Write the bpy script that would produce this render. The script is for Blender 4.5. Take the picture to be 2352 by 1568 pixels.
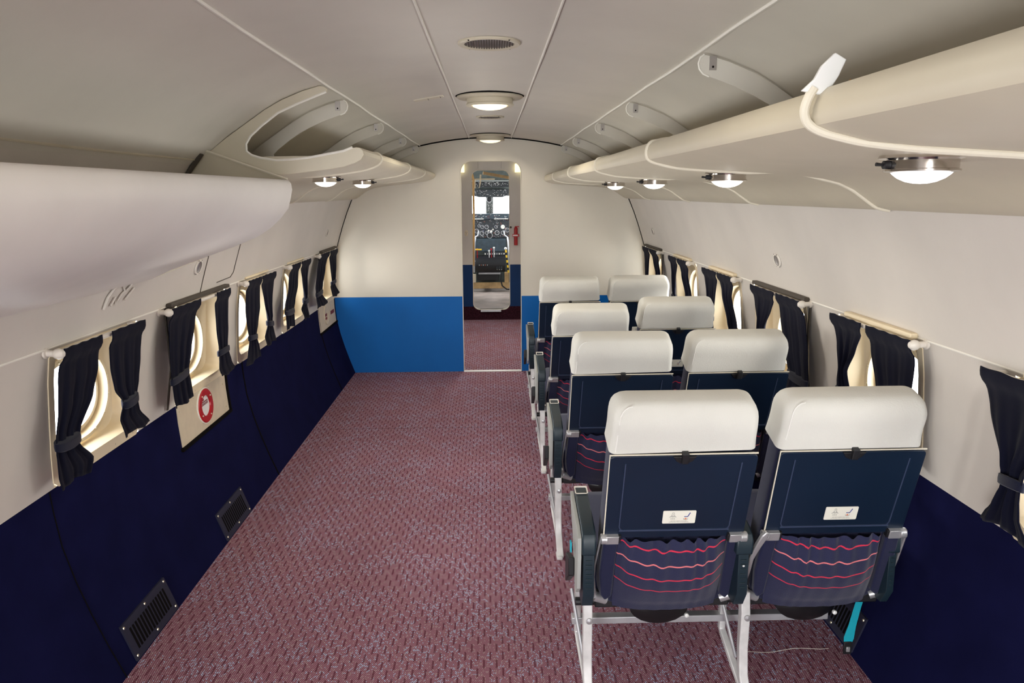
import bpy, math, random
from math import sin, cos, pi, sqrt, radians, floor
from mathutils import Vector, Matrix
random.seed(7)
for o in list(bpy.data.objects): bpy.data.objects.remove(o)
S = bpy.context.scene
COL = S.collection

# ------------------------------------------------------------ camera, world, light, exposure
F_PX, PITCH, YAW, ROLL = 1700.0, 11.4, 1.55, 0.3
cd = bpy.data.cameras.new('camera'); cam = bpy.data.objects.new('camera', cd); COL.objects.link(cam)
cd.sensor_fit = 'HORIZONTAL'; cd.sensor_width = 36.0; cd.lens = 36.0*F_PX/2352.0
cd.clip_start = .02; cd.clip_end = 200
p, y, r = radians(PITCH), radians(YAW), radians(ROLL)
fw = Vector((sin(y)*cos(p), cos(y)*cos(p), -sin(p))); rt = Vector((cos(y), -sin(y), 0)); up = rt.cross(fw)
r2 = rt*cos(r)-up*sin(r); u2 = rt*sin(r)+up*cos(r)
cam.matrix_world = Matrix(((r2.x, u2.x, -fw.x, 0), (r2.y, u2.y, -fw.y, 0), (r2.z, u2.z, -fw.z, 1.45), (0, 0, 0, 1)))
S.camera = cam
W = bpy.data.worlds.new('world'); S.world = W; W.use_nodes = True
bg = W.node_tree.nodes['Background']; bg.inputs[0].default_value = (.93, .97, 1.0, 1); bg.inputs[1].default_value = 9.0
S.view_settings.view_transform = 'Standard'; S.view_settings.look = 'None'
S.view_settings.exposure = 0.36; S.view_settings.gamma = 1.0; S.view_settings.use_curve_mapping = False

def area(name, loc, target, sx, sy, e, col=(1, 1, 1), spread=pi):
    l = bpy.data.lights.new(name, 'AREA'); l.shape = 'RECTANGLE'; l.size = sx; l.size_y = sy; l.energy = e; l.color = col; l.spread = spread
    o = bpy.data.objects.new(name, l); COL.objects.link(o); o.location = loc
    o.rotation_euler = (Vector(target)-Vector(loc)).to_track_quat('-Z', 'Y').to_euler()
    return o
# added fill light behind the camera, and daylight by the unseen left rear door
area('rear_fill_light', (0.0, -5.8, 1.05), (0.0, 4.5, 1.2), 1.7, 1.5, 60, (1, .985, .95))
area('daylight_windshield', (0.0, 11.3, 1.6), (0.0, 9.0, .6), 1.2, .6, 26, (.95, .98, 1.0))
area('daylight_cargo_door', (-1.12, -1.0, .75), (1.25, 1.8, .45), 1.3, 1.1, 34, (.95, .97, 1.0), radians(120))
# daylight lamps inside the window curtains, plus added ones where no window is built
for s_, ys_ in ((-1, (-.55, 1.0, 2.31, 3.16, 3.88, 4.69, 5.64)), (1, (-.55, .55, 1.40, 2.31, 3.14, 3.88, 4.69, 5.64))):
    for yy_ in ys_:
        area('daylight_side_fill', (s_*1.13, yy_, .86), (0, yy_-.1, .92), .5, .34, (2.7 if s_ < 0 else 2.0)*(.55 if yy_ > 5 else .45 if s_ > 0 and yy_ < 2 else .8 if yy_ == 1.0 else 1), (1, .985, .95), radians(118))

# ------------------------------------------------------------ materials
def mat(name, col, rough=.6, metal=0.0, var=0.0, vscale=6, bump=0.0, bscale=200, spec=.5, emit=None, estr=0, sheen=0, coat=0):
    m = bpy.data.materials.new(name); m.use_nodes = True; nt = m.node_tree; b = nt.nodes['Principled BSDF']
    b.inputs['Base Color'].default_value = (*col, 1); b.inputs['Roughness'].default_value = rough
    b.inputs['Metallic'].default_value = metal; b.inputs['Specular IOR Level'].default_value = spec
    if sheen: b.inputs['Sheen Weight'].default_value = sheen; b.inputs['Sheen Roughness'].default_value = .5
    if coat: b.inputs['Coat Weight'].default_value = coat
    if emit: b.inputs['Emission Color'].default_value = (*emit, 1); b.inputs['Emission Strength'].default_value = estr
    tc = nt.nodes.new('ShaderNodeTexCoord')
    if var:
        n = nt.nodes.new('ShaderNodeTexNoise'); n.inputs['Scale'].default_value = vscale; n.inputs['Detail'].default_value = 5
        nt.links.new(tc.outputs['Object'], n.inputs['Vector'])
        mr = nt.nodes.new('ShaderNodeMapRange'); mr.inputs[1].default_value = .3; mr.inputs[2].default_value = .7
        mr.inputs[3].default_value = 1-var; mr.inputs[4].default_value = 1+var
        nt.links.new(n.outputs['Fac'], mr.inputs[0])
        mx = nt.nodes.new('ShaderNodeMix'); mx.data_type = 'RGBA'; mx.blend_type = 'MULTIPLY'; mx.inputs[0].default_value = 1
        mx.inputs[6].default_value = (*col, 1); nt.links.new(mr.outputs[0], mx.inputs[7]); nt.links.new(mx.outputs[2], b.inputs['Base Color'])
    if bump:
        n = nt.nodes.new('ShaderNodeTexNoise'); n.inputs['Scale'].default_value = bscale; n.inputs['Detail'].default_value = 3
        nt.links.new(tc.outputs['Object'], n.inputs['Vector'])
        bp = nt.nodes.new('ShaderNodeBump'); bp.inputs['Strength'].default_value = bump; bp.inputs['Distance'].default_value = .002
        nt.links.new(n.outputs['Fac'], bp.inputs['Height']); nt.links.new(bp.outputs[0], b.inputs['Normal'])
    return m
M = {}
M['wall'] = mat('wall_vinyl', (.61, .565, .51), .55, var=.05, vscale=3, bump=.15, bscale=60)
M['ceil'] = mat('ceiling_vinyl', (.655, .62, .55), .6, var=.05, vscale=3, bump=.15, bscale=60)
M['bulk'] = mat('bulkhead_paint', (.68, .63, .53), .5, var=.04, vscale=2)
M['shelf'] = mat('shelf_beige', (.58, .525, .405), .45, var=.03)
M['bin'] = mat('fairing_vinyl', (.76, .725, .69), .5, var=.05, vscale=3, bump=.2, bscale=30)
M['bead'] = mat('bead_cream', (.70, .65, .53), .6, spec=.3)
M['beadw'] = mat('bead_white', (.80, .77, .70), .6, spec=.3)
M['kick'] = mat('kick_carpet_dark', (.030, .008, .014), .95, var=.5, vscale=60, spec=.1)
M['dark'] = mat('gap_dark', (.006, .005, .005), .9, spec=.05)
M['brown'] = mat('strip_brown', (.055, .042, .03), .6)
M['navyL'] = mat('dado_navy', (.0062, .0068, .037), .9, var=.15, vscale=8, bump=.3, bscale=500, spec=.04)
M['navyV'] = mat('vent_navy', (.014, .015, .036), .55, spec=.4)
M['blue'] = mat('bulkhead_blue', (.0, .118, .42), .5, var=.06, vscale=3, spec=.2)
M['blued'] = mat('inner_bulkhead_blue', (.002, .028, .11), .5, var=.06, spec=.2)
M['cream'] = mat('liner_cream', (.78, .66, .46), .45, var=.03)
M['plate'] = mat('plate_tan', (.62, .53, .39), .5, var=.05, vscale=20)
M['rod'] = mat('rod_offwhite', (.72, .67, .60), .4)
M['screw'] = mat('screw_brass', (.75, .68, .5), .35, .7)
M['red'] = mat('red_enamel', (.42, .008, .012), .35)
M['white'] = mat('white_plastic', (.8, .8, .78), .4)
M['cloth'] = mat('curtain_cloth', (.003, .0035, .012), .9, bump=.5, bscale=900, spec=.08, sheen=.06)
M['tie'] = mat('tieback_cloth', (.006, .007, .02), .9, bump=.5, bscale=900, spec=.1, sheen=.2)
M['hr'] = mat('headrest_linen', (.60, .59, .545), .85, var=.03, vscale=9, bump=.35, bscale=260, spec=.2)
M['hrseam'] = mat('headrest_seam', (.74, .73, .69), .85)
M['seat'] = mat('seat_fabric_navy', (.012, .014, .045), .9, bump=.5, bscale=700, spec=.15, sheen=.15)
M['tray'] = mat('tray_plastic_navy', (.0055, .0135, .031), .36, var=.1, vscale=5, spec=.4)
M['trayd'] = mat('tray_ridge', (.035, .05, .095), .35)
M['arm'] = mat('armrest_teal_black', (.009, .022, .032), .42, spec=.5)
M['armside'] = mat('armrest_side_grey', (.36, .37, .35), .5)
M['silver'] = mat('cast_silver', (.50, .50, .51), .35, .6)
M['leg'] = mat('leg_paint_white', (.66, .65, .64), .4, .15, var=.12, vscale=25)
M['alu'] = mat('aluminium_beam', (.52, .52, .54), .38, .5, var=.08, vscale=20)
M['black'] = mat('black_plastic', (.008, .008, .010), .5)
M['pouch'] = mat('black_pouch_vinyl', (.008, .008, .009), .35)
M['cyan'] = mat('belt_turquoise', (.0, .36, .46), .7, bump=.4, bscale=600)
M['chrome'] = mat('lamp_chrome', (.62, .58, .54), .12, 1.0)
M['lampw'] = mat('lamp_lens_white', (.9, .9, .9), .3, emit=(1, .95, .86), estr=1.5)
M['lampb'] = mat('lamp_lens_cool', (.9, .9, .9), .3, emit=(.93, .93, 1.0), estr=1.15)
M['lampy'] = mat('lamp_lens_warm', (.9, .85, .7), .3, emit=(1, .82, .48), estr=1.15)
M['grille'] = mat('grille_metal', (.38, .35, .33), .35, .6)
M['inkg'] = mat('ink_grey', (.22, .22, .20), .7)
M['inkb'] = mat('ink_blue', (.01, .035, .25), .6)
M['inko'] = mat('ink_orange', (.75, .18, .08), .6)
M['inkm'] = mat('ink_maroon', (.20, .03, .03), .6)
M['plac'] = mat('placard_white', (.82, .80, .70), .45)
M['wood'] = mat('wood_beam', (.42, .27, .12), .6, var=.25, vscale=14)
M['cockf'] = mat('cockpit_floor_planks', (.50, .42, .38), .45, .1, var=.25, vscale=5)
M['panel'] = mat('instrument_panel_black', (.018, .022, .026), .45, var=.4, vscale=30)
M['panelg'] = mat('panel_bluegrey', (.030, .048, .062), .45, var=.3, vscale=20)
M['orange'] = mat('door_post_ochre', (.62, .36, .12), .5, var=.1)
M['yellow'] = mat('yellow_paint', (.85, .55, .04), .45)
M['green'] = mat('cockpit_greygreen', (.055, .065, .058), .6, var=.3, vscale=20)

def glass():
    m = bpy.data.materials.new('window_glass'); m.use_nodes = True; nt = m.node_tree; nt.nodes.clear()
    o = nt.nodes.new('ShaderNodeOutputMaterial'); a = nt.nodes.new('ShaderNodeBsdfTransparent'); g = nt.nodes.new('ShaderNodeBsdfGlossy')
    g.inputs['Roughness'].default_value = .05; x = nt.nodes.new('ShaderNodeMixShader'); x.inputs[0].default_value = .05
    nt.links.new(a.outputs[0], x.inputs[1]); nt.links.new(g.outputs[0], x.inputs[2]); nt.links.new(x.outputs[0], o.inputs[0]); return m
M['glass'] = glass()

def carpet():
    m = bpy.data.materials.new('woven_carpet'); m.use_nodes = True; nt = m.node_tree; b = nt.nodes['Principled BSDF']
    N, L = nt.nodes.new, nt.links.new
    def val(x):
        return x
    def ma(op, a, b_=None, c=None):
        n = N('ShaderNodeMath'); n.operation = op
        for i, v in enumerate((a, b_, c)):
            if v is None: continue
            if isinstance(v, (int, float)): n.inputs[i].default_value = v
            else: L(v, n.inputs[i])
        return n.outputs[0]
    tc = N('ShaderNodeTexCoord'); sp = N('ShaderNodeSeparateXYZ'); L(tc.outputs['Object'], sp.inputs[0])
    X, Y = sp.outputs[0], sp.outputs[1]
    cx = ma('FLOOR', ma('MULTIPLY', X, 350)); cy = ma('FLOOR', ma('MULTIPLY', Y, 262))
    chk = ma('FLOORED_MODULO', ma('ADD', cx, cy), 2)
    gx = ma('FLOOR', ma('DIVIDE', cx, 7)); gy = ma('FLOOR', ma('DIVIDE', cy, 11))
    stripe = ma('LESS_THAN', ma('FLOORED_MODULO', cx, 7), 1.5)
    alt = ma('FLOORED_MODULO', ma('ADD', gx, gy), 2)
    darkm = ma('MULTIPLY', stripe, alt)
    dot = ma('MULTIPLY', chk, ma('SUBTRACT', 1, ma('MULTIPLY', darkm, .8)))
    cb = N('ShaderNodeCombineXYZ'); L(cx, cb.inputs[0]); L(cy, cb.inputs[1])
    wn = N('ShaderNodeTexWhiteNoise'); wn.noise_dimensions = '2D'; L(cb.outputs[0], wn.inputs['Vector'])
    c2 = N('ShaderNodeCombineXYZ'); L(ma('FLOOR', ma('DIVIDE', cx, 3)), c2.inputs[0]); L(ma('FLOOR', ma('DIVIDE', cy, 3)), c2.inputs[1])
    w2 = N('ShaderNodeTexWhiteNoise'); w2.noise_dimensions = '2D'; L(c2.outputs[0], w2.inputs['Vector'])
    ns = N('ShaderNodeTexNoise'); ns.inputs['Scale'].default_value = 9; L(tc.outputs['Object'], ns.inputs['Vector'])
    spark = ma('MULTIPLY', ma('GREATER_THAN', ma('ADD', ma('MULTIPLY', w2.outputs[0], .35), ns.outputs['Fac']), .70), ma('GREATER_THAN', wn.outputs[0], .70))
    def mix(f, a, b_):
        x = N('ShaderNodeMix'); x.data_type = 'RGBA'; L(f, x.inputs[0])
        for s, v in ((6, a), (7, b_)):
            if isinstance(v, tuple): x.inputs[s].default_value = (*v, 1)
            else: L(v, x.inputs[s])
        return x.outputs[2]
    lite = ma('MULTIPLY', ma('GREATER_THAN', wn.outputs[0], .80), 1)
    dcol = mix(spark, mix(lite, (.45, .24, .295), (.60, .46, .47)), (.60, .68, .88))
    base = mix(darkm, (.105, .024, .046), (.10, .018, .036))
    col = mix(dot, base, dcol)
    # seams where two lengths of carpet meet
    s1 = ma('LESS_THAN', ma('ABSOLUTE', ma('SUBTRACT', Y, 4.47)), .004)
    col = mix(ma('MULTIPLY', s1, .5), col, (.05, .02, .03))
    n3 = N('ShaderNodeTexNoise'); n3.inputs['Scale'].default_value = 2.5; L(tc.outputs['Object'], n3.inputs['Vector'])
    mr = N('ShaderNodeMapRange'); mr.inputs[3].default_value = .88; mr.inputs[4].default_value = 1.12; L(n3.outputs['Fac'], mr.inputs[0])
    xx = N('ShaderNodeMix'); xx.data_type = 'RGBA'; xx.blend_type = 'MULTIPLY'; xx.inputs[0].default_value = 1
    L(col, xx.inputs[6]); L(mr.outputs[0], xx.inputs[7])
    L(xx.outputs[2], b.inputs['Base Color']); b.inputs['Roughness'].default_value = .95; b.inputs['Specular IOR Level'].default_value = .1
    bp = N('ShaderNodeBump'); bp.inputs['Strength'].default_value = .5; bp.inputs['Distance'].default_value = .002
    L(dot, bp.inputs['Height']); L(bp.outputs[0], b.inputs['Normal'])
    return m
M['carpet'] = carpet()

def pocket_mat():
    m = bpy.data.materials.new('pocket_striped_fabric'); m.use_nodes = True; nt = m.node_tree; b = nt.nodes['Principled BSDF']
    N, L = nt.nodes.new, nt.links.new
    uv = N('ShaderNodeUVMap'); sp = N('ShaderNodeSeparateXYZ'); L(uv.outputs[0], sp.inputs[0])
    base = (.022, .024, .062)
    cur = None
    for v, c in ((.935, (.60, .03, .07)), (.775, (.72, .19, .20)), (.61, (.62, .03, .07)), (.44, (.55, .025, .065))):
        d = N('ShaderNodeMath'); d.operation = 'SUBTRACT'; L(sp.outputs[1], d.inputs[0]); d.inputs[1].default_value = v
        a = N('ShaderNodeMath'); a.operation = 'ABSOLUTE'; L(d.outputs[0], a.inputs[0])
        t = N('ShaderNodeMath'); t.operation = 'LESS_THAN'; L(a.outputs[0], t.inputs[0]); t.inputs[1].default_value = .0075
        x = N('ShaderNodeMix'); x.data_type = 'RGBA'; L(t.outputs[0], x.inputs[0]); x.inputs[7].default_value = (*c, 1)
        if cur is None: x.inputs[6].default_value = (*base, 1)
        else: L(cur, x.inputs[6])
        cur = x.outputs[2]
    L(cur, b.inputs['Base Color']); b.inputs['Roughness'].default_value = .9; b.inputs['Specular IOR Level'].default_value = .15
    b.inputs['Sheen Weight'].default_value = .2
    tc = N('ShaderNodeTexCoord'); n = N('ShaderNodeTexNoise'); n.inputs['Scale'].default_value = 500; L(tc.outputs['Object'], n.inputs['Vector'])
    bp = N('ShaderNodeBump'); bp.inputs['Strength'].default_value = .5; bp.inputs['Distance'].default_value = .002
    L(n.outputs['Fac'], bp.inputs['Height']); L(bp.outputs[0], b.inputs['Normal'])
    return m
M['pocket'] = pocket_mat()

# ------------------------------------------------------------ mesh helpers (all coordinates are world metres)
class MB:
    def __init__(s): s.v = []; s.f = []; s.m = []; s.uv = {}
    def add(s, vs, fs, mi=0):
        b = len(s.v); s.v += [tuple(q) for q in vs]; s.f += [tuple(b+i for i in f) for f in fs]; s.m += [mi]*len(fs); return s
    def box(s, x0, x1, y0, y1, z0, z1, mi=0):
        vs = [(x, y, z) for x in (x0, x1) for y in (y0, y1) for z in (z0, z1)]
        return s.add(vs, [(0, 1, 3, 2), (4, 6, 7, 5), (0, 4, 5, 1), (2, 3, 7, 6), (0, 2, 6, 4), (1, 5, 7, 3)], mi)
    def prism(s, poly, a0, a1, axis='y', mi=0):
        # poly in the two other axes, extruded along axis
        def P(u, v, a): return {'x': (a, u, v), 'y': (u, a, v), 'z': (u, v, a)}[axis]
        n = len(poly); vs = [P(u, v, a0) for u, v in poly]+[P(u, v, a1) for u, v in poly]
        fs = [tuple(range(n)), tuple(range(2*n-1, n-1, -1))]+[(i, (i+1) % n, n+(i+1) % n, n+i) for i in range(n)]
        return s.add(vs, fs, mi)
    def tube(s, pts, r, n=8, mi=0, caps=True, flat=None):
        pts = [Vector(q) for q in pts]; rings = []; prev = None
        for i, q in enumerate(pts):
            t = (pts[min(i+1, len(pts)-1)]-pts[max(i-1, 0)]).normalized()
            if prev is None:
                a = Vector((0, 0, 1)) if abs(t.z) < .9 else Vector((1, 0, 0)); u = t.cross(a).normalized()
            else: u = (prev-t*prev.dot(t)).normalized()
            prev = u; w = t.cross(u); rr = r[i] if isinstance(r, (list, tuple)) else r
            rings.append([q+u*cos(2*pi*k/n)*rr+w*sin(2*pi*k/n)*rr for k in range(n)])
        vs = [v for R_ in rings for v in R_]; fs = []
        for i in range(len(rings)-1):
            for k in range(n): fs.append((i*n+k, i*n+(k+1) % n, (i+1)*n+(k+1) % n, (i+1)*n+k))
        if caps: fs += [tuple(range(n-1, -1, -1)), tuple((len(rings)-1)*n+k for k in range(n))]
        return s.add(vs, fs, mi)
    def bar(s, p0, p1, w, h, mi=0, side=(1, 0, 0)):
        p0, p1 = Vector(p0), Vector(p1); t = (p1-p0).normalized(); a = Vector(side); a = (a-t*a.dot(t)).normalized(); b = t.cross(a)
        vs = [q+a*sa*w/2+b*sb*h/2 for q in (p0, p1) for sa, sb in ((-1, -1), (1, -1), (1, 1), (-1, 1))]
        return s.add(vs, [(3, 2, 1, 0), (4, 5, 6, 7)]+[(i, (i+1) % 4, 4+(i+1) % 4, 4+i) for i in range(4)], mi)
    def strip(s, pts, w, h, mi=0, side=(1, 0, 0)):
        # swept rectangular bar along a polyline, w along side, h across
        pts = [Vector(q) for q in pts]; a = Vector(side); vs = []
        for i, q in enumerate(pts):
            t = (pts[min(i+1, len(pts)-1)]-pts[max(i-1, 0)]).normalized(); aa = (a-t*a.dot(t)).normalized(); b = t.cross(aa)
            ww = w[i] if isinstance(w, (list, tuple)) else w
            hh = h[i] if isinstance(h, (list, tuple)) else h
            vs += [q+aa*sa*ww/2+b*sb*hh/2 for sa, sb in ((-1, -1), (1, -1), (1, 1), (-1, 1))]
        n = len(pts); fs = [(3, 2, 1, 0), tuple(4*(n-1)+k for k in range(4))]
        for i in range(n-1): fs += [(4*i+k, 4*i+(k+1) % 4, 4*i+4+(k+1) % 4, 4*i+4+k) for k in range(4)]
        return s.add(vs, fs, mi)
    def loft(s, loops, closed=True, capa=False, capb=False, mi=0):
        n = len(loops[0]); vs = [q for l in loops for q in l]; fs = []
        for i in range(len(loops)-1):
            for k in range(n if closed else n-1): fs.append((i*n+k, i*n+(k+1) % n, (i+1)*n+(k+1) % n, (i+1)*n+k))
        if capa: fs.append(tuple(range(n-1, -1, -1)))
        if capb: fs.append(tuple((len(loops)-1)*n+k for k in range(n)))
        return s.add(vs, fs, mi)
    def lathe(s, prof, c, axis=(0, 0, 1), n=32, mi=0, sx=1, sy=1):
        a = Vector(axis).normalized(); u = a.cross(Vector((0, 1, 0)) if abs(a.y) < .9 else Vector((1, 0, 0))).normalized(); w = a.cross(u); c = Vector(c)
        loops = [[c+a*h+u*(rr*sx*cos(2*pi*k/n))+w*(rr*sy*sin(2*pi*k/n)) for k in range(n)] for rr, h in prof]
        return s.loft(loops, True, prof[0][0] > 1e-6, prof[-1][0] > 1e-6, mi)
    def text(s, txt, org, ux, uz, size, mi=0, bold=0, lift=.0006):
        cu = bpy.data.curves.new('t', 'FONT'); cu.body = txt; cu.size = size; cu.align_x = 'CENTER'; cu.resolution_u = 2; cu.offset = bold
        o = bpy.data.objects.new('t', cu); COL.objects.link(o); bpy.context.view_layer.update()
        me = bpy.data.meshes.new_from_object(o.evaluated_get(bpy.context.evaluated_depsgraph_get()))
        ux, uz, org = Vector(ux), Vector(uz), Vector(org); nn = ux.cross(uz)
        s.add([org+ux*v.co.x+uz*v.co.y+nn*lift for v in me.vertices], [tuple(p_.vertices) for p_ in me.polygons], mi)
        bpy.data.objects.remove(o); bpy.data.meshes.remove(me); return s

WL = {}
def mk(name, mb, mats, parent=None, origin=None, smooth=True, bevel=0, seg=2, solid=0, sub=0, ang=35):
    if not isinstance(mats, (list, tuple)): mats = [mats]
    if origin is None:
        if parent is not None: origin = WL[parent.name]
        else:
            xs, ys, zs = zip(*mb.v); origin = Vector(((min(xs)+max(xs))/2, (min(ys)+max(ys))/2, min(zs)))
    origin = Vector(origin); me = bpy.data.meshes.new(name)
    me.from_pydata([tuple(Vector(q)-origin) for q in mb.v], [], mb.f)
    for k in mats: me.materials.append(M[k] if isinstance(k, str) else k)
    me.polygons.foreach_set('material_index', mb.m)
    if mb.uv:
        uvl = me.uv_layers.new(name='UVMap')
        for lp in me.loops: uvl.data[lp.index].uv = mb.uv.get(lp.vertex_index, (0, 0))
    me.update()
    import bmesh
    bm = bmesh.new(); bm.from_mesh(me); bmesh.ops.recalc_face_normals(bm, faces=bm.faces); bm.to_mesh(me); bm.free()
    if smooth:
        me.polygons.foreach_set('use_smooth', [True]*len(me.polygons)); me.set_sharp_from_angle(angle=radians(ang))
    o = bpy.data.objects.new(name, me); COL.objects.link(o)
    if parent is not None: o.parent = parent; o.location = origin-WL[parent.name]
    else: o.location = origin
    WL[o.name] = origin.copy()
    if solid:
        md = o.modifiers.new('thickness', 'SOLIDIFY'); md.thickness = solid; md.offset = 0
    if sub: md = o.modifiers.new('sub', 'SUBSURF'); md.levels = sub; md.render_levels = sub
    if bevel:
        md = o.modifiers.new('bevel', 'BEVEL'); md.width = bevel; md.segments = seg; md.limit_method = 'ANGLE'; md.angle_limit = radians(40)
    return o
def empty(name, loc, parent=None):
    o = bpy.data.objects.new(name, None); COL.objects.link(o); o.empty_display_size = .1; loc = Vector(loc)
    if parent is not None: o.parent = parent; o.location = loc-WL[parent.name]
    else: o.location = loc
    WL[o.name] = loc; return o
def tag(o, label=None, cat=None, group=None, kind=None):
    if label: o['label'] = label
    if cat: o['category'] = cat
    if group: o['group'] = group
    if kind: o['kind'] = kind
    return o
def struct(name, mb, mats, parent=None, **k):
    o = mk(name, mb, mats, parent, **k)
    if parent is None: o['kind'] = 'structure'
    return o
def copy_tree(o, parent=None):
    c = o.copy(); COL.objects.link(c)
    if parent is not None: c.parent = parent
    for ch in [q for q in bpy.data.objects if q.parent == o and q != c]: copy_tree(ch, c)
    return c
def kids(o, nm): return [q for q in bpy.data.objects if q.parent == o and q.name.split('.')[0] == nm]

# ------------------------------------------------------------ cabin cross-section
PROF = [(0, 1.872), (.08, 1.871), (.17, 1.866), (.27, 1.857), (.36, 1.845), (.46, 1.829), (.55, 1.81), (.63, 1.788), (.70, 1.760), (.76, 1.727), (.82, 1.687), (.89, 1.64),
        (.955, 1.59), (1.00, 1.545), (1.05, 1.475), (1.10, 1.39), (1.14, 1.295), (1.175, 1.20), (1.205, 1.11), (1.232, 1.02), (1.246, .93), (1.256, .82),
        (1.264, .72), (1.268, .62), (1.266, .55), (1.258, .445), (1.235, .33), (1.205, .22), (1.17, .11), (1.13, 0)]
def wx(z):
    for (x0, z0), (x1, z1) in zip(PROF, PROF[1:]):
        if z1 <= z <= z0: return x0+(x1-x0)*(z0-z)/(z0-z1)
    return PROF[-1][0]
YR, YB = -6.0, 5.97
WIN_L = [(1, 2.045, 2.565), (2, 2.88, 3.43), (3, 3.62, 4.14), (4, 4.42, 4.95), (5, 5.36, 5.92)]
WIN_R = [(6, 1.13, 1.66), (7, 2.045, 2.565), (8, 2.84, 3.43), (9, 3.62, 4.14), (10, 4.42, 4.97), (11, 5.36, 5.92)]
ZT, ZB = 1.02, .62
def wall_side(sgn, wins, zhi, zlo, extra=()):
    ys = sorted(set([YR, -4, -2, -1.2, -.6, 0, .6, 1.2, YB]+[a for w in wins for a in w[1:]]+[a for e in extra for a in e[:2]]))
    zs = [z for x, z in PROF if zlo <= z <= zhi]
    mb = MB(); zz = sorted(set(zs+[zhi, zlo]), reverse=True)
    vs = [(sgn*wx(z), yy, z) for yy in ys for z in zz]; n = len(zz); fs = []
    for i in range(len(ys)-1):
        for k in range(n-1):
            ym = (ys[i]+ys[i+1])/2; zm = (zz[k]+zz[k+1])/2
            if any(a < ym < b and ZB < zm < ZT for _, a, b in wins): continue
            if any(a < ym < b and c < zm < d for a, b, c, d in extra): continue
            fs.append((i*n+k, i*n+k+1, (i+1)*n+k+1, (i+1)*n+k))
    return mb.add(vs, fs)
EXL = [(2.88, 3.43, .445, .62), (5.36, 5.92, .445, .62)]
CARGO = (-1.6, -.3, .35, 1.2)
wl = struct('wall_left', wall_side(-1, WIN_L, 1.545, ZB), 'wall', origin=(0, 0, 0))
wr = struct('wall_right', wall_side(1, WIN_R, 1.545, ZB), 'wall', origin=(0, 0, 0))
struct('lower_panel', wall_side(-1, [], ZB, 0), 'navyL', wl)
struct('lower_panel', wall_side(1, [], ZB, 0), 'navyL', wr)
# ceiling
mb = MB(); pr = [q for q in PROF if q[1] >= 1.545]; full = [(-x, z) for x, z in reversed(pr[1:])]+pr
mb.loft([[(x, yy, z) for x, z in full] for yy in (YR, 0, 3, YB)], closed=False); struct('ceiling', mb, 'ceil', origin=(0, 0, 0))
# floor (cabin aisle and vestibule in one carpet)
mb = MB(); mb.box(-1.14, 1.14, YR, YB, -.03, 0); mb.box(-.9, .9, YB, 8.52, -.03, 0); struct('floor', mb, 'carpet', origin=(0, 0, -.03), smooth=False)
# front bulkhead with a doorway
def fuselage_half():
    return [(x, z) for x, z in PROF]
DX0, DX1, DZ = -.235, .238, 1.690
def arch(x0, x1, z1, rr, n=8):
    pts = [(x0, 0)]
    for k in range(n+1):
        a = pi-(pi/2)*k/n; pts.append((x0+rr+rr*cos(a), z1-rr+rr*sin(a)))
    for k in range(n+1):
        a = pi/2-(pi/2)*k/n; pts.append((x1-rr+rr*cos(a), z1-rr+rr*sin(a)))
    pts.append((x1, 0)); return pts
ZBL = .625
def bulkhead_piece(zlo, zhi):
    # sheet between z levels, outer = hull, minus doorway, built of strips left and right of the door
    mb = MB(); N_ = 60
    zs = sorted(set([zlo+(zhi-zlo)*k/N_ for k in range(N_+1)]))
    ar = .085
    def door_x(z, side):
        if z > DZ: return None
        if z < DZ-ar: return DX0 if side < 0 else DX1
        d = z-(DZ-ar); xx = sqrt(max(ar*ar-d*d, 0))
        return DX0+ar-xx if side < 0 else DX1-ar+xx
    for a, b in zip(zs, zs[1:]):
        for s_ in (-1, 1):
            xa = door_x(a, s_); xb = door_x(b, s_)
            xa = 0.0 if xa is None else xa; xb = 0.0 if xb is None else xb
            if b > DZ and a <= DZ: xb = 0.0
            mb.add([(s_*hx(a), YB, a), (s_*hx(b), YB, b), (xb, YB, b), (xa, YB, a)], [(0, 1, 2, 3)])
    return mb
def hx(z):
    if z >= 1.872: return 0.0
    return wx(z)
# insert exact door top level
def bulk(zlo, zhi):
    if zlo < DZ < zhi:
        a = bulkhead_piece(zlo, DZ); b = bulkhead_piece(DZ+1e-5, zhi); a.add(b.v, b.f); return a
    return bulkhead_piece(zlo, zhi)
wf = struct('wall_front', bulk(ZBL, 1.872), 'bulk', origin=(0, YB, 0), smooth=False, solid=.02)
struct('lower_panel', bulk(0, ZBL), 'blue', wf, smooth=False, solid=.02)
mb = MB(); dp = arch(DX0, DX1, DZ, .085)
mb.tube([(x, YB-.012, z) for x, z in dp], .0035, 6); struct('trim_1', mb, 'bead', origin=(0, YB, 0))
mb = MB(); mb.box(DX0, DX1, YB-.03, YB+.01, 0, .006); struct('trim_2', mb, 'white', smooth=False)
# dark gap line over the bulkhead and at its side joints
mb = MB(); mb.tube([(x*.997, YB-.014, z-.004) for x, z in full if abs(x) < .75], .006, 6); struct('trim_3', mb, 'dark')
for k, s_ in ((4, -1), (5, 1)):
    mb = MB(); mb.tube([(s_*(wx(z)-.002), YB-.014, z) for z in (1.40, 1.3, 1.2, 1.1, 1.03)], .0035, 6); struct('trim_%d' % k, mb, 'dark')
# beads along ceiling seams
kk = 6
for x in (-.55, -.165, .165, .55):
    z = [q[1] for q in PROF if abs(q[0]-abs(x)) < .01]; z = z[0] if z else 1.866
    mb = MB(); n = 40
    mb.tube([(x+.0025*sin(i*2.1)*(abs(x) > .3), YR+(YB-.02-YR)*i/n, z-.002+.0012*sin(i*1.3)) for i in range(n+1)], .005 if abs(x) > .3 else .0036, 6)
    struct('trim_%d' % kk, mb, 'beadw'); kk += 1
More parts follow.
